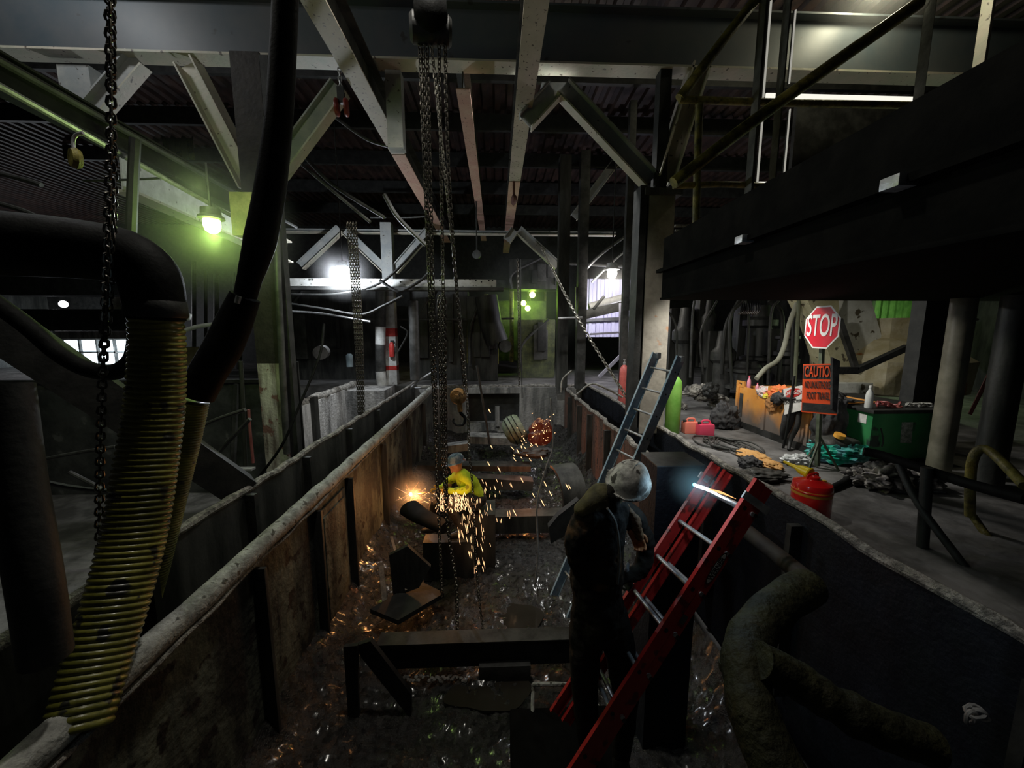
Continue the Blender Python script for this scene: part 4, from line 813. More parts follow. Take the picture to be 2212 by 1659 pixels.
def bottle(c, r, h, mbody, mcap, label, cat='bottle'):
    t = thing('bottle', label, cat, c)
    MB().lathe([(r*.9, 0), (r, h*.04), (r, h*.55), (r*.8, h*.7), (r*.35, h*.85), (r*.33, h*.92)], c, 18).build('body', mbody, t)
    MB().lathe([(r*.42, h*.9), (r*.42, h), (r*.3, h*1.01)], c, 12).build('cap', mcap, t); return t
zt2 = zt-.02
c = P(1596, 832, Y=y0-.35); c = V((OX+.12, y0-.12, zt-.06)); bottle(c, .035, .26, mat('pink_plastic', (.75, .3, .38), rough=.2), mat('red_cap', (.7, .1, .15), rough=.3), 'small pink drinks bottle on the left end of the orange tote')
c = V((OX+.12, y0-.35, zt-.06)); bottle(c, .03, .16, mat('pink_plastic', (.75, .3, .38), rough=.2), mat('red_cap', (.7, .1, .15), rough=.3), 'shorter pink bottle beside the pink drinks bottle')
def cloth(c, r, m, name, label, cat, seed, amp=.45): return tag(MB().blob(c, r, amp, 2.6, 5, seed).build(name, m, ang=1.2), label, cat)
ofab = mat('orange_fabric', (.75, .17, .05), (.85, .3, .1), .8, scale=6); pfab = mat('patterned_fabric', (.65, .6, .58), (.75, .25, .2), .8, scale=12, lo=.5, hi=.56)
cloth(V((OX+.1, y0-.95, zt-.0)), (.14, .24, .13), ofab, 'vest', 'crumpled orange hi-vis cloth heaped on the orange tote', 'clothing', 1)
cloth(V((OX+.08, y0-.65, zt-.02)), (.12, .2, .09), pfab, 'rag', 'white and pink patterned rag beside the orange cloth', 'rag', 2)
cloth(V((OX-.02, y0-.78, zt-.06)), (.04, .05, .04), mat('yellow_fabric', (.75, .65, .08), rough=.7), 'glove', 'small yellow patch of cloth hanging over the orange tote edge', 'cloth', 4)
cloth(V((OX-.02, y0-.92, zt-.16)), (.04, .12, .12), mat('brown_fabric', (.30, .13, .04), (.4, .2, .07), .8), 'rag', 'brown rag tip hanging down the orange tote front', 'rag', 7)
c = V((OX+.07, y1+.72, zt-.05)); one(MB().lathe([(.04, 0), (.048, .1), (.05, .11), (.05, .14), (.02, .15)], c, 16), 'cup', mat('lime_plastic', (.4, .75, .12), rough=.4), 'small lime green cup on the orange tote', 'cup')
blackfab = mat('black_fabric', (.02, .02, .022), (.06, .06, .06), .8, scale=5, bump=.3)
t = thing('jacket', 'black jacket draped over the right end of the orange tote', 'jacket', (OX, y1+.3, zt))
MB().blob((OX+.25, y1+.28, zt+.03), (.42, .4, .12), .3, 2, 5, 21).build('body', blackfab, t)
MB().blob((OX-.06, y1+.62, zt-.05), (.09, .1, .1), .3, 2, 4, 22).build('sleeve', blackfab, t)
MB().tube([(OX-.07, y1+.3, zt), (OX-.08, y1+.33, zt-.3), (OX-.08, y1+.38, zt-.5), (OX-.09, y1+.4, 2.05)], [.09, .1, .08, .03], 12, 6, sq=.5).build('hanging_sleeve', blackfab, t)
MB().tube([(OX-.1, y1+.12, zt-.02), (OX-.12, y1+.1, zt-.35), (OX-.12, y1+.2, zt-.6), (OX-.2, y1+.12, 1.97)], [.03, .035, .03, .02], 10, 6).build('strap', black, t)
# danger sign on the strap
t = thing('danger_sign', 'white construction danger sign hanging in front of the orange tote', 'sign', P(1712, 865, X=OX-.16))
def quad(px, X): return [P(a, b, X=X) for a, b in px]
SX = OX-.17; q = quad(((1692, 840), (1734, 832), (1732, 886), (1694, 896)), SX); MB().poly(q, .004, (1, 0, 0)).build('board', whitep, t)
rt = (q[1]-q[0]).normalized(); upv = V((0, 0, 1)); nn = rt.cross(upv); cc = (q[0]+q[1]+q[2]+q[3])/4; wd = (q[1]-q[0]).length; hh = (q[0]-q[3]).length
ov = [cc+rt*math.cos(k/28*2*math.pi)*wd*.42+upv*(hh*.26+math.sin(k/28*2*math.pi)*hh*.17)+nn*.004 for k in range(28)]
MB().poly(ov, .002, nn).build('red_oval', redp, t)
text('DANGER', t, cc+upv*hh*.26+nn*.009, rt, upv, hh*.2, whitep, sx=wd/hh*1.05)
text('CONSTRUCTION', t, cc-upv*hh*.08+nn*.006, rt, upv, hh*.16, black, sx=wd/hh*.78)
MB().tube([cc+nn*.02+rt*.01+upv*.35, cc+nn*.03+rt*.01, cc+nn*.02-rt*.03-upv*.45, cc-rt*.1-upv*.75], .022, 8, 6, sq=.5).build('strap', black, t)

# ================================================================== STOP AND CAUTION SIGNS
sp_ = P(1765, 1010, Z=1.95); SY = sp_.y
t = thing('stop_sign_stand', 'red octagonal stop sign on a dark green post with tripod legs', 'sign', sp_)
olive = mat('dark_green_post', (.05, .07, .04), (.10, .12, .08), .5, scale=7)
ctr = P(1775, 707, Y=SY-.05); top_ = P(1773, 740, Y=SY)
ctr0 = ctr.copy()
MB().bar(sp_+V((0, 0, .02)), V((ctr.x+.05, SY, ctr.z+.1)), .035, .05, up=(0, 1, 0)).build('post', olive, t)
for dx, dy in ((-.2, -.1), (.16, -.15), (.05, .25)): MB().bar(sp_+V((0, 0, .4)), sp_+V((dx, dy, 0)), .02, .02, up=(0, 1, 0)).build('leg', olive, t)
fwd = (V((0, 0, CZ))-ctr); fwd.z = 0; fwd = Matrix.Rotation(math.radians(-50), 3, 'Z') @ fwd.normalized(); rt = V((-fwd.y, fwd.x, 0)); up_ = V((0, 0, 1))
def octo(r, off): return [ctr+fwd*off+(rt*math.cos(a_)+up_*math.sin(a_))*r for a_ in [math.radians(22.5+45*k) for k in range(8)]]
R0 = 53/831*SY*1.0
signred = mat('sign_red', (.62, .012, .03), (.66, .03, .05), .3, scale=5, bump=0); signwhite = mat('sign_white', (.8, .8, .78), rough=.4)
MB().poly(octo(R0*.94, 0), .003, fwd).build('border', signwhite, t); bd = MB().poly(octo(R0*.87, .003), .002, fwd).build('red_face', signred, t)
text('STOP', bd, ctr+fwd*.009+up_*.01, rt, up_, R0*1.25, signwhite, fit=R0*1.5, bold=.012)
t2 = thing('caution_sign', 'orange caution sign with black header and a black strip over its right edge', 'sign', P(1770, 885, Y=SY-.1))
q = [P(1733, 787, Y=SY-.02), P(1812, 774, Y=SY-.4), P(1809, 876, Y=SY-.4), P(1733, 889, Y=SY-.02)]
r2 = (q[1]-q[0]); r2.z = 0; wd = r2.length; r2.normalize(); n2 = r2.cross(up_); tilt = (r2+up_*.10).normalized(); u2 = n2.cross(r2); u2 = (up_-r2*.06).normalized()
cc = (q[0]+q[3])/2+tilt*wd*.5; hh = (q[0]-q[3]).length
def rect(x0, x1, y0_, y1_, off): return [cc+tilt*(x*wd)+u2*(y*hh)+n2*off for x, y in ((x0, y0_), (x1, y0_), (x1, y1_), (x0, y1_))]
ored = mat('caution_orange', (.90, .10, .025), rough=.4); MB().poly(rect(-.5, .5, -.5, .5, 0), .006, -n2).build('board', ored, t2); bd = t2.children[0]
MB().poly(rect(-.48, .5, .2, .47, .001), .002, n2).build('header', black, bd); MB().poly(rect(-.48, .5, -.47, -.3, .001), .002, n2).build('footer', black, bd)
text('CAUTION', bd, cc+u2*hh*.335+n2*.009, tilt, u2, hh*.3, ored, fit=wd*.86, bold=.02)
text('NO UNAUTHORIZED', bd, cc+u2*hh*.07+n2*.004, tilt, u2, hh*.2, black, fit=wd*.86, bold=.02)
text('FOOT TRAVEL', bd, cc-tilt*wd*.03-u2*hh*.15+n2*.004, tilt, u2, hh*.2, black, fit=wd*.66, bold=.02)
MB().poly([P(1799, 772, Y=SY-.44), P(1815, 780, Y=SY-.44), P(1808, 892, Y=SY-.44), P(1798, 884, Y=SY-.44)], .03, (0, 1, 0)).build('black_strip', blackfab, t2)
t3 = cloth(P(1788, 915, Y=SY+.5), (.2, .2, .45), blackfab, 'coat', 'black coat hanging behind the caution sign post', 'coat', 31, .25)

# ================================================================== GREEN BOX AND ITEMS
gp = mat('green_box_paint', (.025, .17, .06), (.04, .24, .08), .4, scale=2, bump=.2, spots=((.03, .05, .04), 3, .64))
gc = P(1873, 1000, Z=1.95); gx1 = P(2035, 960, Y=gc.y).x; gz = P(1873, 893, Y=gc.y).z
t = thing('job_box', 'green steel site box with a dark lid and pale stickers', 'steel box', (gc.x+.5, gc.y+.5, 1.95))
gl_x = gc.x-.02
MB().box((gc.x, gc.y, 2.0), (gx1, gc.y+1.3, gz), .01).build('body', gp, t)
MB().box((gc.x-.05, gc.y-.05, gz), (gx1+.03, gc.y+1.35, gz+.05), .01).build('lid', black, t)
MB().box((gc.x+.02, gc.y+.02, 1.95), (gx1-.05, gc.y+1.2, 2.0)).build('skid', black, t)
MB().box((gc.x-.006, gc.y+.08, gz-.16), (gc.x, gc.y+.2, gz-.04)).build('sticker', whitep, t)
MB().poly([P(1948, 912, Y=gc.y), P(1972, 912, Y=gc.y), P(1968, 958, Y=gc.y), P(1944, 956, Y=gc.y)], .004, (0, -1, 0)).build('worn_label', mat('worn_label', (.12, .16, .13), (.3, .33, .3), .6, scale=25), t)
jb = [c_ for c_ in t.children if c_.name.startswith('body')][0]
MB().tube([P(1903, 925, Y=gc.y-.02), P(1908, 950, Y=gc.y-.02), P(1905, 965, Y=gc.y-.03)], .008, 6, 4).build('latch', black, jb)
bottle(V((gc.x+.04, gc.y+.12, gz+.05)), .045, .3, mat('clear_label', (.6, .62, .6), rough=.2), mat('grey_cap', (.6, .6, .58), rough=.4), 'white labelled plastic bottle on the green box lid')
chn = [V((gc.x+.2+i*.05, gc.y+.15+.05*math.sin(i*2.1), gz+.085+.02*math.sin(i))) for i in range(8)]
one(MB().links(chn, .08, .014, .03), 'chain', mat('red_chain', (.25, .05, .05), (.35, .1, .08), .5), 'dull red chain heaped on the green box beside the bottle', 'chain')
one(MB().links([V((gc.x+.62+i*.05, gc.y+.15+.04*math.sin(i*1.7), gz+.08)) for i in range(8)], .08, .012, .028), 'chain', rimgrey, 'pale chain lying on the green box lid', 'chain')
# clutter on the deck
def onfloor(px, py, z=1.95): return P(px, py, Z=z)
t = thing('fuel_can', 'red round safety fuel can with yellow band on the deck edge', 'fuel can', onfloor(1747, 1118)); c = onfloor(1747, 1118)
mr = mat('safety_red', (.60, .012, .012), (.68, .03, .02), .22, scale=4, bump=0, wet=.5)
MB().lathe([(.15, 0), (.158, .01), (.158, .27), (.163, .275), (.163, .285), (.158, .29), (.158, .33), (.15, .35), (.06, .385), (.05, .39)], c, 36).build('body', mr, t)
MB().lathe([(.1592, .245), (.1597, .25), (.1597, .29), (.1592, .295)], c, 36).build('yellow_band', mat('ochre_band', (.6, .25, .03), rough=.4), t)
MB().lathe([(.055, .385), (.055, .41), (.03, .42)], c, 18).build('lid', mr, t)
MB().tube([c+V(q) for q in ((-.05, 0, .38), (-.045, 0, .42), (.05, .02, .43), (.06, .02, .39))], .011, 8, 5).build('handle', mr, t)
MB().box(c+V((.06, -.05, .36)), c+V((.09, -.03, .385))).build('tag', mat('yellow_tag', (.8, .6, .05), rough=.5), t)
yp = mat('yellow_plastic', (.85, .62, .01), rough=.35)
a = c+V((.0, .03, .42)); b = P(1693, 997, Y=a.y+.25)
t = thing('funnel', 'yellow plastic funnel lying on the red fuel can', 'funnel', a); d = (b-a)
MB().lathe([(.052, 0), (.058, .01), (.05, .03), (.045, .09), (.02, d.length*.55), (.012, d.length)], a, 20, d).build('cone', yp, t)
for (px, py, m1, l, hh_) in ((1490, 935, mat('coral_plastic', (.85, .25, .18), rough=.4), 'small coral red jerry can on the deck by the pit edge', .17), (1522, 940, mat('pink_red', (.8, .08, .16), rough=.4), 'pink-red lidded white battery box beside the coral can', .17)):
    c = onfloor(px, py); t = thing('jerry_can' if hh_ and 'coral' in l else 'battery_box', l, 'container', c)
    if 'coral' in l:
        MB().box(c+V((-.13, -.08, 0)), c+V((.13, .08, .2)), .035).build('body', m1, t); MB().tube([c+V((-.07, 0, .19)), c+V((-.05, 0, .25)), c+V((.06, 0, .25)), c+V((.08, 0, .19))], .018, 8, 4).build('handle', m1, t); MB().lathe([(.03, .19), (.03, .23)], c+V((-.1, 0, 0)), 10).build('cap', black, t)
    else:
        MB().box(c+V((-.13, -.09, 0)), c+V((.13, .09, .15)), .015).build('body', whitep, t); MB().box(c+V((-.15, -.11, .15)), c+V((.15, .11, .2)), .015).build('lid', m1, t); MB().box(c+V((-.1, -.04, .2)), c+V((.1, .04, .24)), .012).build('handle', m1, t)
cloth(onfloor(1562, 925)+V((0, 0, .2)), (.22, .2, .27), blackfab, 'bag', 'black cloth bag slumped on the deck in front of the orange tote', 'bag', 41, .35)
for i in range(5):
    c = onfloor(1545+i*14, 958+i*4); pts = [c+V((math.cos(k*.7+i)*R(.18, .34), math.sin(k*.7+i)*R(.25, .5), .02+.012*i)) for k in range(11)]
    one(MB().tube(pts, .012, 7, 5), 'cable', soot, ('leftmost', 'second from left', 'middle', 'second from right', 'rightmost')[i]+' loop of the tangled dark cables on the deck before the orange tote', 'cable', 'cables on the deck')
tan_ = mat('tan_leather', (.55, .28, .08), (.65, .36, .12), .7, scale=8)
cloth(onfloor(1625, 992)+V((0, 0, .05)), (.16, .26, .05), tan_, 'work_glove', 'long tan leather glove lying on the deck edge', 'glove', 51, .3)
cloth(onfloor(1660, 1010)+V((0, 0, .04)), (.14, .16, .05), tan_, 'work_glove', 'second tan glove nearer the yellow funnel', 'glove', 52, .3)
cloth(onfloor(1620, 1010)+V((0, 0, .05)), (.13, .14, .09), blackfab, 'tool_pouch', 'black tool pouch beside the tan gloves', 'pouch', 53, .3)
cloth(onfloor(1720, 1003)+V((0, 0, .06)), (.16, .12, .07), mat('clear_plastic_bag', (.5, .52, .52), (.65, .68, .68), .25, scale=10), 'plastic_bag', 'crumpled clear plastic bag behind the yellow funnel', 'bag', 54, .5)
cloth(onfloor(1640, 1035)+V((0, 0, .05)), (.3, .16, .06), soot, 'hose_bundle', 'dark hose bundle along the pit edge left of the fuel can', 'hose', 55, .4)
t = thing('bag', 'teal and blue plastic bag heap under a grey cover', 'bag', onfloor(1825, 1005)); c = onfloor(1822, 1000)
MB().blob(c+V((0, .1, .12)), (.36, .26, .15), .35, 3, 5, 61).build('teal_plastic', mat('teal_plastic', (.01, .30, .2), (.25, .45, .6), .25, scale=4, lo=.45, hi=.65), t)
MB().blob(c+V((.02, .18, .24)), (.3, .22, .1), .12, 1.5, 4, 62).build('grey_cover', soot, t)
MB().lathe([(.03, 0), (.065, 0), (.065, .05), (.03, .05)], c+V((-.06, .05, .34)), 20, (.1, -.3, 1)).build('tape_roll', mat('tape_orange', (.75, .36, .05), rough=.5), t)
ragm = mat('grey_rags', (.05, .045, .045), (.42, .39, .35), .7, scale=5, lo=.45, hi=.6, spots=((.14, .12, .22), 4, .62))
for i, (px, py, s) in enumerate(((1905, 1052, .2), (1935, 1045, .16), (1870, 1045, .15), (1990, 1055, .15))):
    cloth(onfloor(px, py)+V((0, 0, s*.5)), (s*1.3, s, s*.8), ragm, 'rag', ('grey rag pile on the deck right of the fuel can', 'pale pointed rag on top right of the rag pile', 'dark rag left of the rag pile', 'yellowish rag bundle behind the hand rail')[i], 'rag', 70+i, .55)
one(MB().tube([onfloor(1770, 1065)+V((0, 0, .03)), onfloor(1800, 1058)+V((0, 0, .03)), onfloor(1835, 1040)+V((0, 0, .05)), onfloor(1850, 1022)+V((0, 0, .1)), onfloor(1880, 1015)+V((0, 0, .03))], .035, 10, 6), 'black_hose', blackgloss, 'black hose curling on the deck behind the fuel can', 'hose')

# ================================================================== HAND RAIL
hy = lambda px, py, Y: P(px, py, Y=Y)
t = thing('hand_rail', 'thick black pipe hand rail in the right foreground', 'railing', P(2000, 1190, Y=2.7))
MB().tube([P(1865, 975, Y=3.3), P(1910, 985, Y=3.2), P(2020, 1022, Y=2.85), P(2110, 1050, Y=2.6), P(2215, 1078, Y=2.35)], .04, 12, 5).build('top_rail', blackgloss, t)
MB().tube([P(1992, 1192, Y=2.8), P(2003, 1010, Y=2.85)], .04, 10).build('post', black, t)
MB().tube([P(1940, 1000, Y=3.1), P(1985, 1090, Y=2.85), P(2085, 1225, Y=2.55)], .028, 10, 4).build('diagonal_brace', black, t)
t = thing('hand_rail', 'yellowish bent pipe railing at the far right', 'railing', P(2115, 1150, Y=3.1))
MB().tube([P(2095, 1115, Y=3.1), P(2098, 1010, Y=3.1), P(2115, 972, Y=3.1), P(2145, 980, Y=3.0), P(2215, 1050, Y=2.6)], .036, 12, 6).build('bent_rail', yellowp, t)
MB().tube([P(2098, 1110, Y=3.1), P(2150, 1180, Y=2.9), P(2212, 1235, Y=2.7)], .03, 10, 4).build('lower_rail', yellowp, t)

# yellow pipe framework at the upper right
t = thing('pipe_framework', 'grimy yellow pipe stair framework at the upper right', 'railing', P(1510, 480, Y=5.4))
yf = 5.4
for pts, r, n_ in (([(1648, -20), (1560, 90), (1468, 212)], .062, 'sloping_rail'), ([(1468, 215), (1700, 222), (1985, 228)], .045, 'horizontal_rail'), ([(1511, 225), (1507, 340), (1503, 490)], .048, 'post'), ([(1985, 6), (1650, 245), (1455, 395)], .07, 'diagonal_rail'), ([(1455, 402), (1560, 398), (1650, 402)], .04, 'lower_rail')):
    Y_ = yf if n_ != 'diagonal_rail' else 4.85
    MB().tube([P(x, y, Y=Y_) for x, y in pts], r, 12, 4).build(n_, yellowp, t)
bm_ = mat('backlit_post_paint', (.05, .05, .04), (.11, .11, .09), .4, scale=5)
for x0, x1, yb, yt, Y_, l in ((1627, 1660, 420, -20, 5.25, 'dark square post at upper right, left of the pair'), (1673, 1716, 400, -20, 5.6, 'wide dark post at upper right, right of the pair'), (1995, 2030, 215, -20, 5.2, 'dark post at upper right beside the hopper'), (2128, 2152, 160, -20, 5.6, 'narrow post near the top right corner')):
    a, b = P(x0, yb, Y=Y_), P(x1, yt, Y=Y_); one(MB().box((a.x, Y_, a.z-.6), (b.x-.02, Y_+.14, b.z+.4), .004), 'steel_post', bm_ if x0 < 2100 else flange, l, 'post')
for n_, (x0, y0, x1, y1) in enumerate(((1655, 209, 1984, 213), (1640, 393, 1702, 397), (1657, 0, 1660, 210), (1641, 235, 1644, 415), (1712, 20, 1714, 180), (1700, 235, 1702, 385))):  # added glowing strips for rim-lit post edges and lit gaps, not real windows
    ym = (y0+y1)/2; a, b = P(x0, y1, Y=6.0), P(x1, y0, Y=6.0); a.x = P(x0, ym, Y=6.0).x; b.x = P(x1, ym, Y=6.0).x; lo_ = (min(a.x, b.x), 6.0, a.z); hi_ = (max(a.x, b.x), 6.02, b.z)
    fo = struct(MB().box((lo_[0]-.008, 6.021, lo_[2]-.008), (hi_[0]+.008, 6.04, hi_[2]+.008)).build('window_%d' % (n_+3), ductm)); MB().box(lo_, hi_).build('pane', emi('added_edge_glow' if n_ < 2 else 'dim_added_edge_glow', (1, .97, .85), 1.0 if n_ < 2 else .35), fo)
a, b = P(1700, 470, Y=9), P(2300, 240, Y=9); one(MB().box((a.x, 9, a.z), (b.x+3, 9.1, b.z)), 'sheet_wall', ductm, 'dark grey sheet wall behind the upper right posts', 'wall')

# ================================================================== LADDERS
def ladder(name, label, A, B, side, n, mr_, mg, w=.42, rd=.03, rw=.075, sect=1, first=.25, sp_=.305, hd=.018):
    "A foot centre, B top centre, side = direction of the rungs"
    A = V(A); B = V(B); d = (B-A).normalized(); side = V(side); side = (side-d*side.dot(d)).normalized(); nn = d.cross(side)
    t = thing(name, label, 'ladder', A)
    for s in (-1, 1):
        for k in range(sect):
            o_ = side*s*(w/2-k*.03)+nn*(k*.095-.03)
            pr = [(-.014*s, -rw/2), (.014*s, -rw/2), (.014*s, -rw/2+.008), (-.006*s, -rw/2+.008), (-.006*s, rw/2-.008), (.014*s, rw/2-.008), (.014*s, rw/2), (-.014*s, rw/2)]
            MB().prism([(x*s*s, y) for x, y in pr], A+o_, B+o_-d*(.0 if k == 0 else .0), up=nn).build('rail', mr_, t)
    L = (B-A).length; i = 0; q = L-first
    while q > .15 and i < n:
        for k in range(sect): c = A+d*q+nn*(k*.095-.03); MB().tube([c-side*(w/2-.005), c+side*(w/2-.005)], rd/2, 10).build('rung', mg, t)
        q -= sp_; i += 1
    return t, A, B, d, side, nn, L
# blue extension ladder
A = V((P(1218, 1310, Z=.05))); Bt = P(1446, 770, Y=5.0)
bl = mat('worn_blue_fibreglass', (.20, .32, .42), (.46, .56, .62), .45, scale=6, bump=.15, spots=((.4, .42, .42), 9, .64))
t, A, B, d, s_, nn, L = ladder('extension_ladder', 'worn blue ladder leaning out of the pit beside the broad column', A, Bt, (.38, -.92, 0), 11, bl, galv, w=.42, rw=.14, first=.2)
for q in range(9):
    for k in (-.03, .03): MB().lathe([(.012, 0), (.012, .003)], B-d*(.2+.305*q)+s_*.2245+nn*k, 8, s_).build('rung_plug', black, t)
for q in (-1, 1): MB().box(B+s_*q*.2-V((.022, .045, .05)), B+s_*q*.2+V((.022, .045, .03)), .008).build('end_cap', galv, t)
# red extension ladder
mred = mat('red_fibreglass', (.36, .018, .015), (.46, .03, .025), .42, scale=5, bump=.06, spots=((.14, .02, .015), 8, .62))
c1 = P(1560, 998, Y=2.72); Y2 = 2.72
while (P(1640, 1056, Y=Y2)-c1).length < .42: Y2 -= .01
c2 = P(1640, 1056, Y=Y2); top = (c1+c2)/2
low = P(1225, 1600, Y=top.y-.28); zp = .95; d_ = (low-top); foot = top+d_*((zp-top.z)/d_.z)
wv = (c2-c1).length
t, A, B, d, s_, nn, L = ladder('extension_ladder', 'red ladder with metal rungs lit by the cutting flame', foot, top, (c2-c1), 8, mred, galv, w=.42, rw=.078, sect=2, first=.2)
RL = (t, A, B, d, s_, nn, L)
# metal brackets and maker plate on the outer face of the near rail
for q in (.13,):
    for sg in (-1, 1):
        c = B-d*q+s_*sg*.222; MB().bar(c-nn*.09, c+nn*.13, .012, .05, up=d).build('guide_bracket', galv, t)
outn = s_ ; oc = B-d*.62+s_*.226+nn*.03
e = [oc+d*math.cos(k/30*6.2832)*.12+nn*math.sin(k/30*6.2832)*.026 for k in range(30)]
e2 = [oc+s_*.001+d*math.cos(k/30*6.2832)*.108+nn*math.sin(k/30*6.2832)*.02 for k in range(30)]
MB().poly(e, .002, s_).build('label_oval', black, t); MB().poly(e2, .003, s_).build('label_face', whitep, t)
text('WERNER', t, oc+s_*.006, d, s_.cross(d), .05, black, fit=.17, bold=.03)
oc2 = B-d*1.0+s_*.226+nn*.03; MB().poly([oc2+d*a_+nn*b_ for a_, b_ in ((-.03, -.02), (.03, -.02), (.03, .02), (-.03, .02))], .002, s_).build('small_label', ductm, t)
for q in range(7):
    for k in (-.03, .065): MB().lathe([(.014, 0), (.014, .003)], B-d*(.2+.305*q)+s_*.2245+nn*k, 10, s_).build('rung_plug', black, t)

# grey topped steel box in the pit corner, lit by the flame
q = [P(1412, 978, Y=3.1), P(1478, 972, Y=3.3), P(1530, 1002, Y=3.0), P(1440, 1004, Y=2.85)]
t = thing('steel_pedestal', 'dark steel box with pale flat top beside the cutting flame', 'steel box', P(1470, 1100, Y=3.0))
zt_ = P(1465, 990, Y=3.05).z; ax_, bx_ = P(1418, 1000, Y=2.9).x, P(1512, 1000, Y=2.95).x
MB().box((ax_, 2.88, .0), (bx_, 3.22, zt_-.01), .004).build('body', navy, t); MB().box((ax_-.005, 2.875, zt_-.01), (bx_+.005, 3.225, zt_), .002).build('top_plate', ductm, t)
# cutting flame; its bright streak stands in for an overlit ladder rung
tip = P(1500, 1047, Y=2.5); end = P(1592, 1088, Y=2.36)
t = thing('cutting_flame', 'blue-white cutting flame with a glowing streak standing in for an overlit ladder rung', 'flame', tip)
fl = end-tip
MB().tube([tip, tip+fl*.08, tip+fl*.35+V((0, 0, .008)), tip+fl*.62, end], [.006, .012, .011, .007, .002], 10, 5).build('rung_glow_streak', emi('rung_glow_white', (.75, .88, 1), 7), t)
MB().tube([tip+fl*.3+V((0, -.004, .012)), tip+fl*.6+V((0, -.006, .028)), tip+fl*.97+V((0, 0, .03))], [.004, .009, .001], 8, 5).build('orange_feather', emi('flame_peach', (1, .45, .15), 1.6), t)
MB().ell(tip, (.012, .012, .012), 10).build('cyan_tip', emi('flame_cyan', (.1, .75, 1), 9), t)

# yellow brown hoses and pipe at bottom right
hm = mat('muddy_hose', (.012, .012, .005), (.034, .033, .013), .7, scale=6, bump=.9, spec=.25, spots=((.03, .028, .015), 7, .58))
lh = lambda pts, r, sd: MB().tube(crom([V(p) for p in pts], 10), lambda u: r*(1+.16*noise.noise(V((u*9, sd, 0)))), 18)
t = thing('mud_hose', 'thick mud-coated hose curving down at the bottom right', 'hose', P(1620, 1500, Y=1.45))
lh([P(1745, 1268, Y=1.95), P(1690, 1300, Y=1.8), P(1630, 1365, Y=1.65), P(1612, 1430, Y=1.5), P(1622, 1520, Y=1.36), P(1660, 1620, Y=1.25), P(1710, 1720, Y=1.15)], .098, 3).build('hose_body', hm, t)
MB().lathe([(.1, -.02), (.115, -.015), (.115, .015), (.1, .02)], P(1615, 1450, Y=1.48), 20, (.1, .4, 1)).build('clamp', hm, t)
one(lh([P(1640, 1425, Y=1.42), P(1720, 1468, Y=1.4), P(1800, 1520, Y=1.35), P(1900, 1570, Y=1.3), P(2010, 1610, Y=1.28)], .075, 6), 'mud_hose', hm, 'mud-coated hose branch running to the right at the bottom right', 'hose')
one(MB().tube([P(1590, 1130, Y=2.75), P(1680, 1200, Y=2.4), P(1755, 1262, Y=2.02)], .055, 14), 'steel_pipe', mat('brown_pipe', (.02, .015, .012), (.045, .032, .024), .7, scale=5), 'dim brown pipe sloping down to the muddy hose', 'pipe')
one(MB().links([P(2095, 1560, Y=1.5), P(2105, 1530, Y=1.5), P(2130, 1560, Y=1.5)], .07, .009, .025), 'shackle', galv, 'small glinting shackle in the dark bottom right corner', 'shackle')
# ================================================================== PEOPLE
def limb(mb, pts, rad, n=14, sm=5):
    pts = [V(p) for p in pts]; k = sm; P2 = crom(pts, k) if len(pts) > 2 else pts
    m_ = len(P2)-1
    def rr(u):
        f = u*(len(rad)-1); i = min(int(f), len(rad)-2); return rad[i]+(rad[i+1]-rad[i])*(f-i)
    mb.tube(P2, rr, n); mb.ell(P2[0], (rad[0],)*3, 12); mb.ell(P2[-1], (rad[-1],)*3, 12); return mb
def organic(mb, name, m, parent, vox=.01, it=6, fac=.5):
    o = mb.build(name, m, parent, ang=3.2)
    r = o.modifiers.new('r', 'REMESH'); r.mode = 'VOXEL'; r.voxel_size = vox; r.use_smooth_shade = True
    s = o.modifiers.new('s', 'SMOOTH'); s.iterations = it; s.factor = fac; return o
def folds(o, strength, size, mid=.5):
    tx = bpy.data.textures.new('folds', 'CLOUDS'); tx.noise_scale = size; tx.noise_depth = 2
    d = o.modifiers.new('d', 'DISPLACE'); d.texture = tx; d.strength = strength; d.mid_level = mid; d.texture_coords = 'LOCAL'; return o
def hand(mb, wrist, palm, side, nrm, s=1., curl=1.0):
    "five fingers curling around something: palm direction, side = toward the thumb, nrm = direction fingers curl to"
    wrist = V(wrist); f = V(palm).normalized(); sd = V(side); sd = (sd-f*sd.dot(f)).normalized(); nr = V(nrm); nr = (nr-f*nr.dot(f)-sd*nr.dot(sd)).normalized()
    c = wrist+f*.05*s
    for k in (-.024, -.008, .008, .024): limb(mb, [wrist+sd*k*.7*s, wrist+f*.09*s+sd*k*s], [.016*s, .0125*s], 8)
    for k, L in ((-.030, .058), (-.010, .072), (.010, .078), (.030, .07)):
        b = wrist+f*.09*s+sd*k*s; p1 = b+(f*.8+nr*.35*curl).normalized()*L*.45*s; p2 = p1+(f*.1+nr*curl).normalized()*L*.32*s; p3 = p2+(-f*.6*curl+nr*.6).normalized()*L*.25*s
        limb(mb, [b, p1, p2, p3], [.0105*s, .0098*s, .009*s, .0075*s], 8, 3)
    b = wrist+f*.025*s+sd*.03*s; p1 = b+(sd*.8+f*.6+nr*.3).normalized()*.038*s; p2 = p1+(f*.7+nr*.7).normalized()*.03*s
    limb(mb, [b, p1, p2], [.014*s, .0115*s, .009*s], 8, 3)
    return mb
skin = mat('weathered_skin', (.45, .22, .14), (.52, .27, .18), .55, scale=10, bump=.05)
hiviz = mat('hiviz_yellow', (.62, .85, .02), (.70, .90, .05), .75, scale=3, bump=.3, spots=((.30, .36, .03), 8, .64))
trous = mat('grimy_trousers', (.03, .026, .024), (.075, .065, .055), .8, scale=6, bump=.4)
boot = mat('black_boots', (.015, .013, .012), (.04, .035, .03), .5, scale=10)
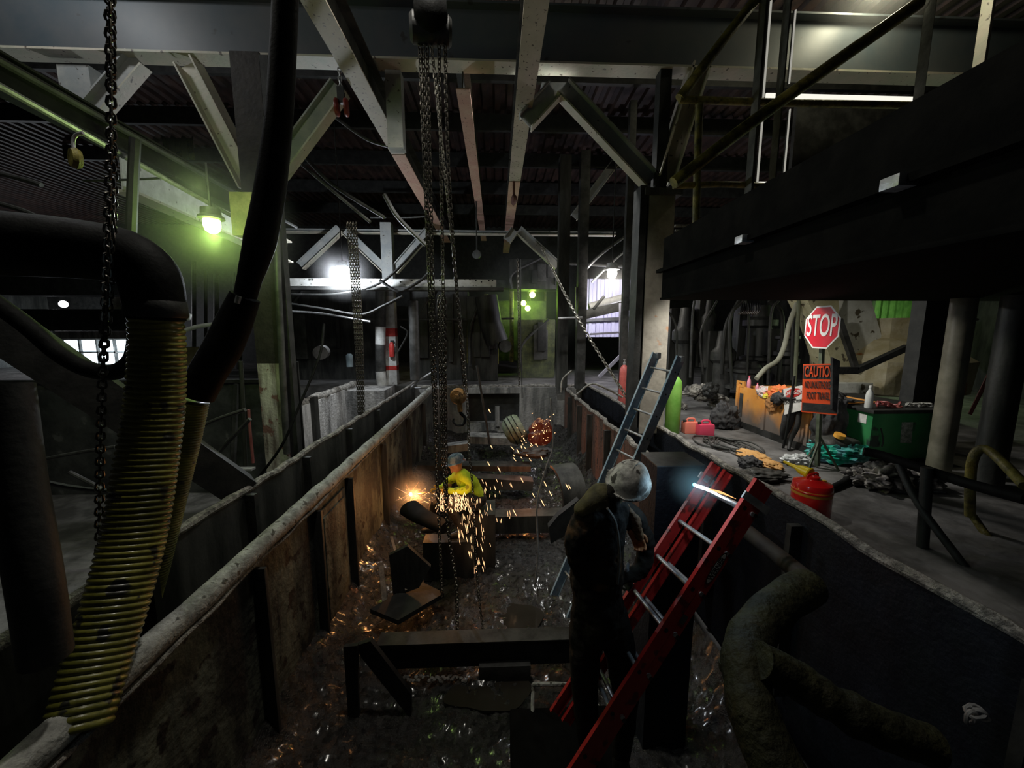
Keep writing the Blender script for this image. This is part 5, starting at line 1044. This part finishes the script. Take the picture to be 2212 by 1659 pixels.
glove = mat('yellow_work_glove', (.60, .38, .05), (.7, .45, .1), .7, scale=14)
# ---- seated welder
def A(px, py, dy=0): return P(px, py, Y=5.8+dy)
seat = A(1020, 1085, .05)
t = thing('person', 'seated person in a yellow shirt and blue hard hat cutting steel with a torch', 'person', V((seat.x, 5.8, seat.z-.1)))
HD = A(985, 1003, -.02); f = V((-.88, -.30, -.14)).normalized(); hr = f.cross(V((0, 0, 1))).normalized(); hu = hr.cross(f)
mb = MB(); rotH = Matrix((f, -hr, hu)).transposed()
mb.ell(HD, (.098, .076, .115), 18, rotH); mb.ell(HD+f*.03-hu*.06, (.066, .056, .06), 14, rotH)  # skull, jaw
mb.ell(HD+f*.098-hu*.02, (.02, .013, .022), 8, rotH); mb.ell(HD+f*.09-hu*.066, (.014, .026, .008), 8, rotH); mb.ell(HD+f*.084-hu*.1, (.02, .028, .018), 8, rotH)
mb.ell(HD+f*.085+hu*.018, (.014, .05, .012), 8, rotH)
for s in (-1, 1): mb.ell(HD-f*.005+hr*s*.078-hu*.012, (.02, .01, .032), 8, rotH)
NK = A(994, 1022, .02); limb(mb, [HD-hu*.04-f*.02, NK, NK+V((.03, 0, -.06))], [.058, .06, .07])
# forearm stubs, hands
hn = A(957, 1059, -.12); hf = A(944, 1055, .12)
limb(mb, [A(1003, 1058, -.28), A(975, 1061, -.2)], [.034, .03]); limb(mb, [A(972, 1048, .25), A(952, 1053, .15)], [.032, .03])
limb(mb, [NK, A(1012, 1050, .05), A(1020, 1078, .03)], [.07, .1, .11])
organic(mb, 'body', skin, t, .009, 5)
for s in (-1, 1):
    MB().ell(HD+f*.093+hr*s*.032-hu*.0, (.009, .012, .007), 10, rotH).build('eye', mat('eye_dark', (.03, .02, .02), rough=.2), t)
mb = MB(); SL = A(1006, 1030, -.17); SR = A(986, 1030, .22); HP = A(1026, 1077, .03)
limb(mb, [A(996, 1026, .03), A(1010, 1045, .04), A(1018, 1062, .04), HP], [.105, .175, .18, .17], 18); limb(mb, [SL, A(996, 1026, .03), SR], [.085, .1, .085], 14)
limb(mb, [SL, A(1018, 1046, -.27), A(1008, 1058, -.28), A(985, 1061, -.22), A(968, 1061, -.16)], [.083, .072, .062, .055, .047]); limb(mb, [SR, A(968, 1040, .32), A(958, 1052, .2), A(951, 1054, .15)], [.08, .066, .052, .046])
limb(mb, [A(1000, 1022, .03), A(990, 1026, .02)], [.075, .07])
folds(organic(mb, 'shirt', hiviz, t, .012, 5), .035, .09)
hx = MB(); hand(hx, A(966, 1061, -.15), A(944, 1062, -.1)-A(966, 1061, -.15), (0, -.2, 1), (-.1, 1, -.3), 1.15); organic(hx, 'glove', glove, t, .006, 2)
hx = MB(); hand(hx, A(950, 1054, .14), A(932, 1062, .1)-A(950, 1054, .14), (0, .2, 1), (-.1, -1, -.3), 1.15); organic(hx, 'glove', glove, t, .006, 2)
mb = MB(); KN = A(968, 1090, -.38); KF = A(938, 1088, .3)
limb(mb, [HP+V((0, -.1, -.02)), A(995, 1080, -.25), KN], [.135, .115, .09], 16); limb(mb, [KN, A(985, 1118, -.33), A(998, 1146, -.28)], [.088, .07, .055])
limb(mb, [HP+V((0, .1, -.02)), A(980, 1078, .2), KF], [.135, .11, .085], 16); limb(mb, [KF, A(934, 1115, .25), A(938, 1138, .2)], [.083, .07, .055]); mb.ell(HP, (.19, .2, .15), 16)
folds(organic(mb, 'trousers', trous, t, .012, 5), .03, .08)
for a_, dr in ((A(998, 1150, -.28), V((-.15, -.05, -.03))), (A(938, 1142, .2), V((-.17, 0, -.03)))):
    mb = MB(); limb(mb, [a_+V((0, 0, .06)), a_, a_+dr*.6, a_+dr], [.06, .06, .052, .045], 12); organic(mb, 'boot', boot, t, .01, 3)
# hard hat
def hardhat(c, fw, up, s, m, parent, tilt=0, ridge=True, brimf=.05):
    fw = V(fw).normalized(); up = V(up); rt_ = fw.cross(up).normalized(); up = rt_.cross(fw); c = V(c); mb = MB(); rings = []
    n = 40; prof = [(1.0, 0), (.985, .03), (.955, .25), (.88, .5), (.74, .72), (.52, .88), (.26, .97), (.02, 1.0)]
    for q, h in prof:
        R_ = []
        for k in range(n):
            a_ = 2*math.pi*k/n; rd = 1+(.035 if ridge and q < .96 and (abs(math.sin(a_)) < .16) else 0)*(h)
            R_.append(mb.bm.verts.new(c+fw*math.cos(a_)*q*.135*s+rt_*math.sin(a_)*q*.11*s+up*h*.125*s*rd))
        rings.append(R_)
    br = []
    for q, h in ((1.0, -.012), (1.0, 0)):
        br.append([mb.bm.verts.new(c+fw*(math.cos(2*math.pi*k/n)*.135*s+max(0, math.cos(2*math.pi*k/n))**2*brimf*s+math.cos(2*math.pi*k/n)*.014*s)+rt_*math.sin(2*math.pi*k/n)*.126*s+up*(h*s-.02*max(0, math.cos(2*math.pi*k/n))*s)) for k in range(n)])
    al = br+rings
    for a_, b_ in zip(al, al[1:]):
        for k in range(n): mb.face([a_[k], a_[(k+1) % n], b_[(k+1) % n], b_[k]])
    mb.face(al[-1]); return mb.build('hard_hat', m, parent, ang=.9)
bhat = mat('blue_sticker_hat', (.10, .17, .24), (.30, .36, .42), .35, scale=14, lo=.48, hi=.56, bump=0, spots=((.55, .20, .12), 9, .62))
hh_ = hardhat(HD+hu*.052-f*.012, f, hu, 1.02, bhat, t)
# welder torch (held, so its own thing)
ta = A(944, 1061, -.06); tb = P(889, 1068, Y=6.4)
tt = thing('cutting_torch', 'thin steel cutting torch held by the seated person, pointing left', 'torch', ta)
MB().tube([ta+(ta-tb).normalized()*.12, ta+(tb-ta)*.2], .016, 10).build('handle', ductm, tt); MB().tube([ta+(tb-ta)*.2, ta+(tb-ta)*.97, tb+V((0, 0, -.01))], .008, 8).build('twin_tubes', mat('brass', (.5, .28, .1), rough=.35, metal=.8), tt); MB().tube([tb-(tb-ta)*.05, tb], .013, 8).build('nozzle', galv, tt)
# what he sits on
b_ = HP.z-.17; one(MB().box((HP.x-.2, 5.62, .0), (HP.x+.32, 6.15, b_), .01), 'steel_block', soot, 'dark steel block under the seated person', 'block')
g_ = A(998, 1150, -.28).z-.06; one(MB().box((HP.x-.75, 5.35, .0), (HP.x+.0, 5.6, g_), .01), 'steel_plate', soot, 'low steel step under the boots of the seated person', 'plate')
# glowing dross on the trousers: sparks lying on the lap
# ---- near worker
BY = 2.3
def B(px, py, dy=0): return P(px, py, Y=BY+dy)
ft = B(1300, 1640, .1); 
t = thing('person', 'person in dark jacket and scuffed pale hard hat seen from behind beside the red ladder', 'person', V((ft.x, BY+.1, ft.z-.06)))
jac = mat('oily_jacket', (.007, .0065, .006), (.022, .018, .013), .8, scale=4, bump=.5, spots=((.10, .055, .025), 3, .64), spec=.2)
C0 = B(1362, 1030, .02)                      # hat centre (crown faces up-left-away, seen from above)
hup = V((.10, -.42, .9)).normalized(); hfw = V((.62, .65, .25)); hfw = (hfw-hup*hfw.dot(hup)).normalized(); hrt = hfw.cross(hup)
HB = C0-hup*.08; rotB = Matrix((hfw, -hrt, hup)).transposed(); mb = MB()
mb.ell(HB, (.098, .078, .115), 16, rotB); mb.ell(HB+hfw*.03-hup*.065, (.066, .056, .06), 12, rotB); mb.ell(HB+hfw*.1-hup*.03, (.02, .013, .022), 8, rotB)
mb.ell(HB+hfw*.09-hup*.07, (.014, .026, .008), 8, rotB); mb.ell(HB+hfw*.085+hup*.01, (.014, .05, .012), 8, rotB)
for s in (-1, 1): mb.ell(HB+hrt*s*.078, (.02, .01, .032), 8, rotB)
nb = B(1318, 1078, .0); limb(mb, [HB-hup*.05, nb, B(1310, 1120, .03)], [.06, .06, .07])
limb(mb, [B(1310, 1120, .03), B(1300, 1290, .05)], [.1, .11])
organic(mb, 'body', skin, t, .01, 4)
for s in (-1, 1): MB().ell(HB+hfw*.094+hrt*s*.032, (.008, .011, .007), 10, rotB).build('eye', mat('eye_dark', (.03, .02, .02)), t)
scuff = mat('scuffed_pale_hat', (.10, .095, .085), (.62, .61, .56), .62, scale=9, lo=.38, hi=.6, bump=.1, spots=((.05, .045, .04), 12, .6))
hardhat(C0-hup*.045, hfw, hup, 1.12, scuff, t)
mb = MB()
SLb = B(1272, 1112, -.02); SRb = B(1368, 1118, .16)
limb(mb, [nb+V((-.02, 0, .02)), B(1300, 1105, .04), B(1292, 1180, .05), B(1288, 1270, .06), B(1290, 1340, .06)], [.085, .15, .175, .165, .175], 20)
limb(mb, [SLb, B(1312, 1095, .06), SRb], [.09, .11, .085], 14)
limb(mb, [SLb, B(1248, 1180, -.06), B(1262, 1238, -.02), B(1310, 1262, .06), B(1345, 1245, .1)], [.09, .075, .066, .056, .048]); limb(mb, [SRb, B(1392, 1175, .2), B(1385, 1225, .16), B(1360, 1245, .12)], [.085, .072, .06, .05])
folds(folds(organic(mb, 'jacket', jac, t, .011, 4), .05, .16), .018, .05)
tanf = mat('brown_lit_cloth', (.10, .05, .022), (.24, .14, .06), .75, scale=5, bump=.5)
mb = MB(); limb(mb, [B(1352, 1092, .03), B(1372, 1125, .05), B(1382, 1160, .06)], [.02, .035, .028], 10); folds(organic(mb, 'scarf', tanf, t, .007, 2), .02, .04)
MB().tube([B(1312, 1098, -.14), B(1330, 1130, -.15), B(1338, 1190, -.15), B(1334, 1260, -.13)], .016, 8, 6, sq=.5).build('strap', mat('grey_strap', (.05, .05, .045), (.10, .095, .08), .7, scale=8), t)
mb = MB(); hand(mb, B(1366, 1148, .08), (.3, .1, -.5), (.6, -.3, .3), (-.3, -.6, -.1), 1.1); organic(mb, 'glove', mat('orange_glove', (.28, .09, .03), (.4, .16, .06), .7, scale=12), t, .006, 2)
mb = MB(); limb(mb, [B(1330, 1075, .0), B(1300, 1072, .0), B(1272, 1095, -.02)], [.05, .09, .07], 12); limb(mb, [B(1256, 1100, -.05), B(1276, 1086, -.05)], [.05, .06])
organic(mb, 'hood', mat('dull_yellow_collar', (.05, .045, .02), (.15, .13, .05), .8, scale=4, bump=.5), t, .011, 4)
gg = mat('grey_glove', (.07, .07, .075), (.16, .16, .17), .7, scale=10)
hx = MB(); hand(hx, B(1345, 1245, .1), (.7, .3, -.2), (0, .3, 1), (.2, .6, -.6), 1.2); organic(hx, 'glove', gg, t, .007, 2)
hx = MB(); hand(hx, B(1360, 1245, .12), (.1, .5, -.6), (-.6, .2, .6), (-.5, .5, -.2), 1.2); organic(hx, 'glove', gg, t, .007, 2)
mb = MB(); limb(mb, [B(1270, 1330, .06), B(1262, 1440, .02), B(1268, 1560, .05), B(1272, 1640, .1)], [.125, .1, .08, .065], 16); limb(mb, [B(1318, 1330, .08), B(1345, 1440, .05), B(1350, 1560, .1), B(1340, 1640, .12)], [.125, .1, .08, .065], 16)
mb.ell(B(1294, 1325, .07), (.18, .13, .13), 16); folds(organic(mb, 'trousers', jac, t, .013, 4), .03, .15)
for x in (1272, 1340):
    a_ = B(x, 1655, .1); mb = MB(); limb(mb, [a_+V((0, 0, .06)), a_, a_+V((.03, .12, -.03)), a_+V((.05, .19, -.03))], [.062, .062, .052, .045], 12); organic(mb, 'boot', boot, t, .011, 3)
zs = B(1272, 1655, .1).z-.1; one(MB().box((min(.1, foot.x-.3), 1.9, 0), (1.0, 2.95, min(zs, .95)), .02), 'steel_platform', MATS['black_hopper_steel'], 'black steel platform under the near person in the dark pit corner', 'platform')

# ================================================================== SMOKE around the lamps
def haze(c, r, dens, col, label, aniso=.3, sq=(1, 1, 1)):
    m = bpy.data.materials.new('thin_smoke'); m.use_nodes = True; N = m.node_tree.nodes; L = m.node_tree.links
    N.remove(N['Principled BSDF']); vs = N.new('ShaderNodeVolumeScatter'); vs.inputs['Color'].default_value = (*col, 1); vs.inputs['Anisotropy'].default_value = aniso
    tc = N.new('ShaderNodeTexCoord'); ln = N.new('ShaderNodeVectorMath'); ln.operation = 'LENGTH'; L.new(tc.outputs['Object'], ln.inputs[0])
    mr = N.new('ShaderNodeMapRange'); mr.interpolation_type = 'SMOOTHSTEP'; mr.inputs['From Min'].default_value = 0; mr.inputs['From Max'].default_value = 1; mr.inputs['To Min'].default_value = dens; mr.inputs['To Max'].default_value = 0
    L.new(ln.outputs['Value'], mr.inputs['Value']); L.new(mr.outputs[0], vs.inputs['Density']); L.new(vs.outputs[0], N['Material Output'].inputs['Volume'])
    mb = MB(); mb.ell((0, 0, 0), (1, 1, 1), 20); me = bpy.data.meshes.new('smoke'); mb.bm.to_mesh(me); mb.bm.free(); me.materials.append(m)
    o = bpy.data.objects.new('smoke', me); COL.objects.link(o); o.location = V(c); o.scale = (r*sq[0], r*sq[1], r*sq[2]); tag(o, label, 'smoke', kind='stuff')
haze(gl, 1.05, .2, (1, 1, 1), 'thin smoke glowing green around the caged lamp')
haze(w1, .9, .2, (1, 1, 1), 'thin smoke around the small white lamp')
haze(w2-V((0, 0, .3)), 1.2, .09, (1, 1, 1), 'thin smoke below the shaded white lamp')
haze(P(1140, 655, Y=15.2), 2.6, .10, (1, 1, 1), 'greenish smoke around the three bulbs')
haze(P(1170, 830, Y=10.5), 1.1, .10, (1, 1, 1), 'faint grey smoke rising at the far right corner of the pit')
haze(P(1500, 1047, Y=2.5), .2, 2.2, (.6, .9, 1), 'small bluish puff of smoke at the cutting flame')
haze(P(1905, -30, Y=6.0), 1.0, .14, (1, 1, 1), 'thin smoke lit yellow under the top right lamp')
haze(P(895, 1068, Y=6.4), .55, 1.8, (1, .9, .8), 'small orange-lit puff of smoke at the torch tip')
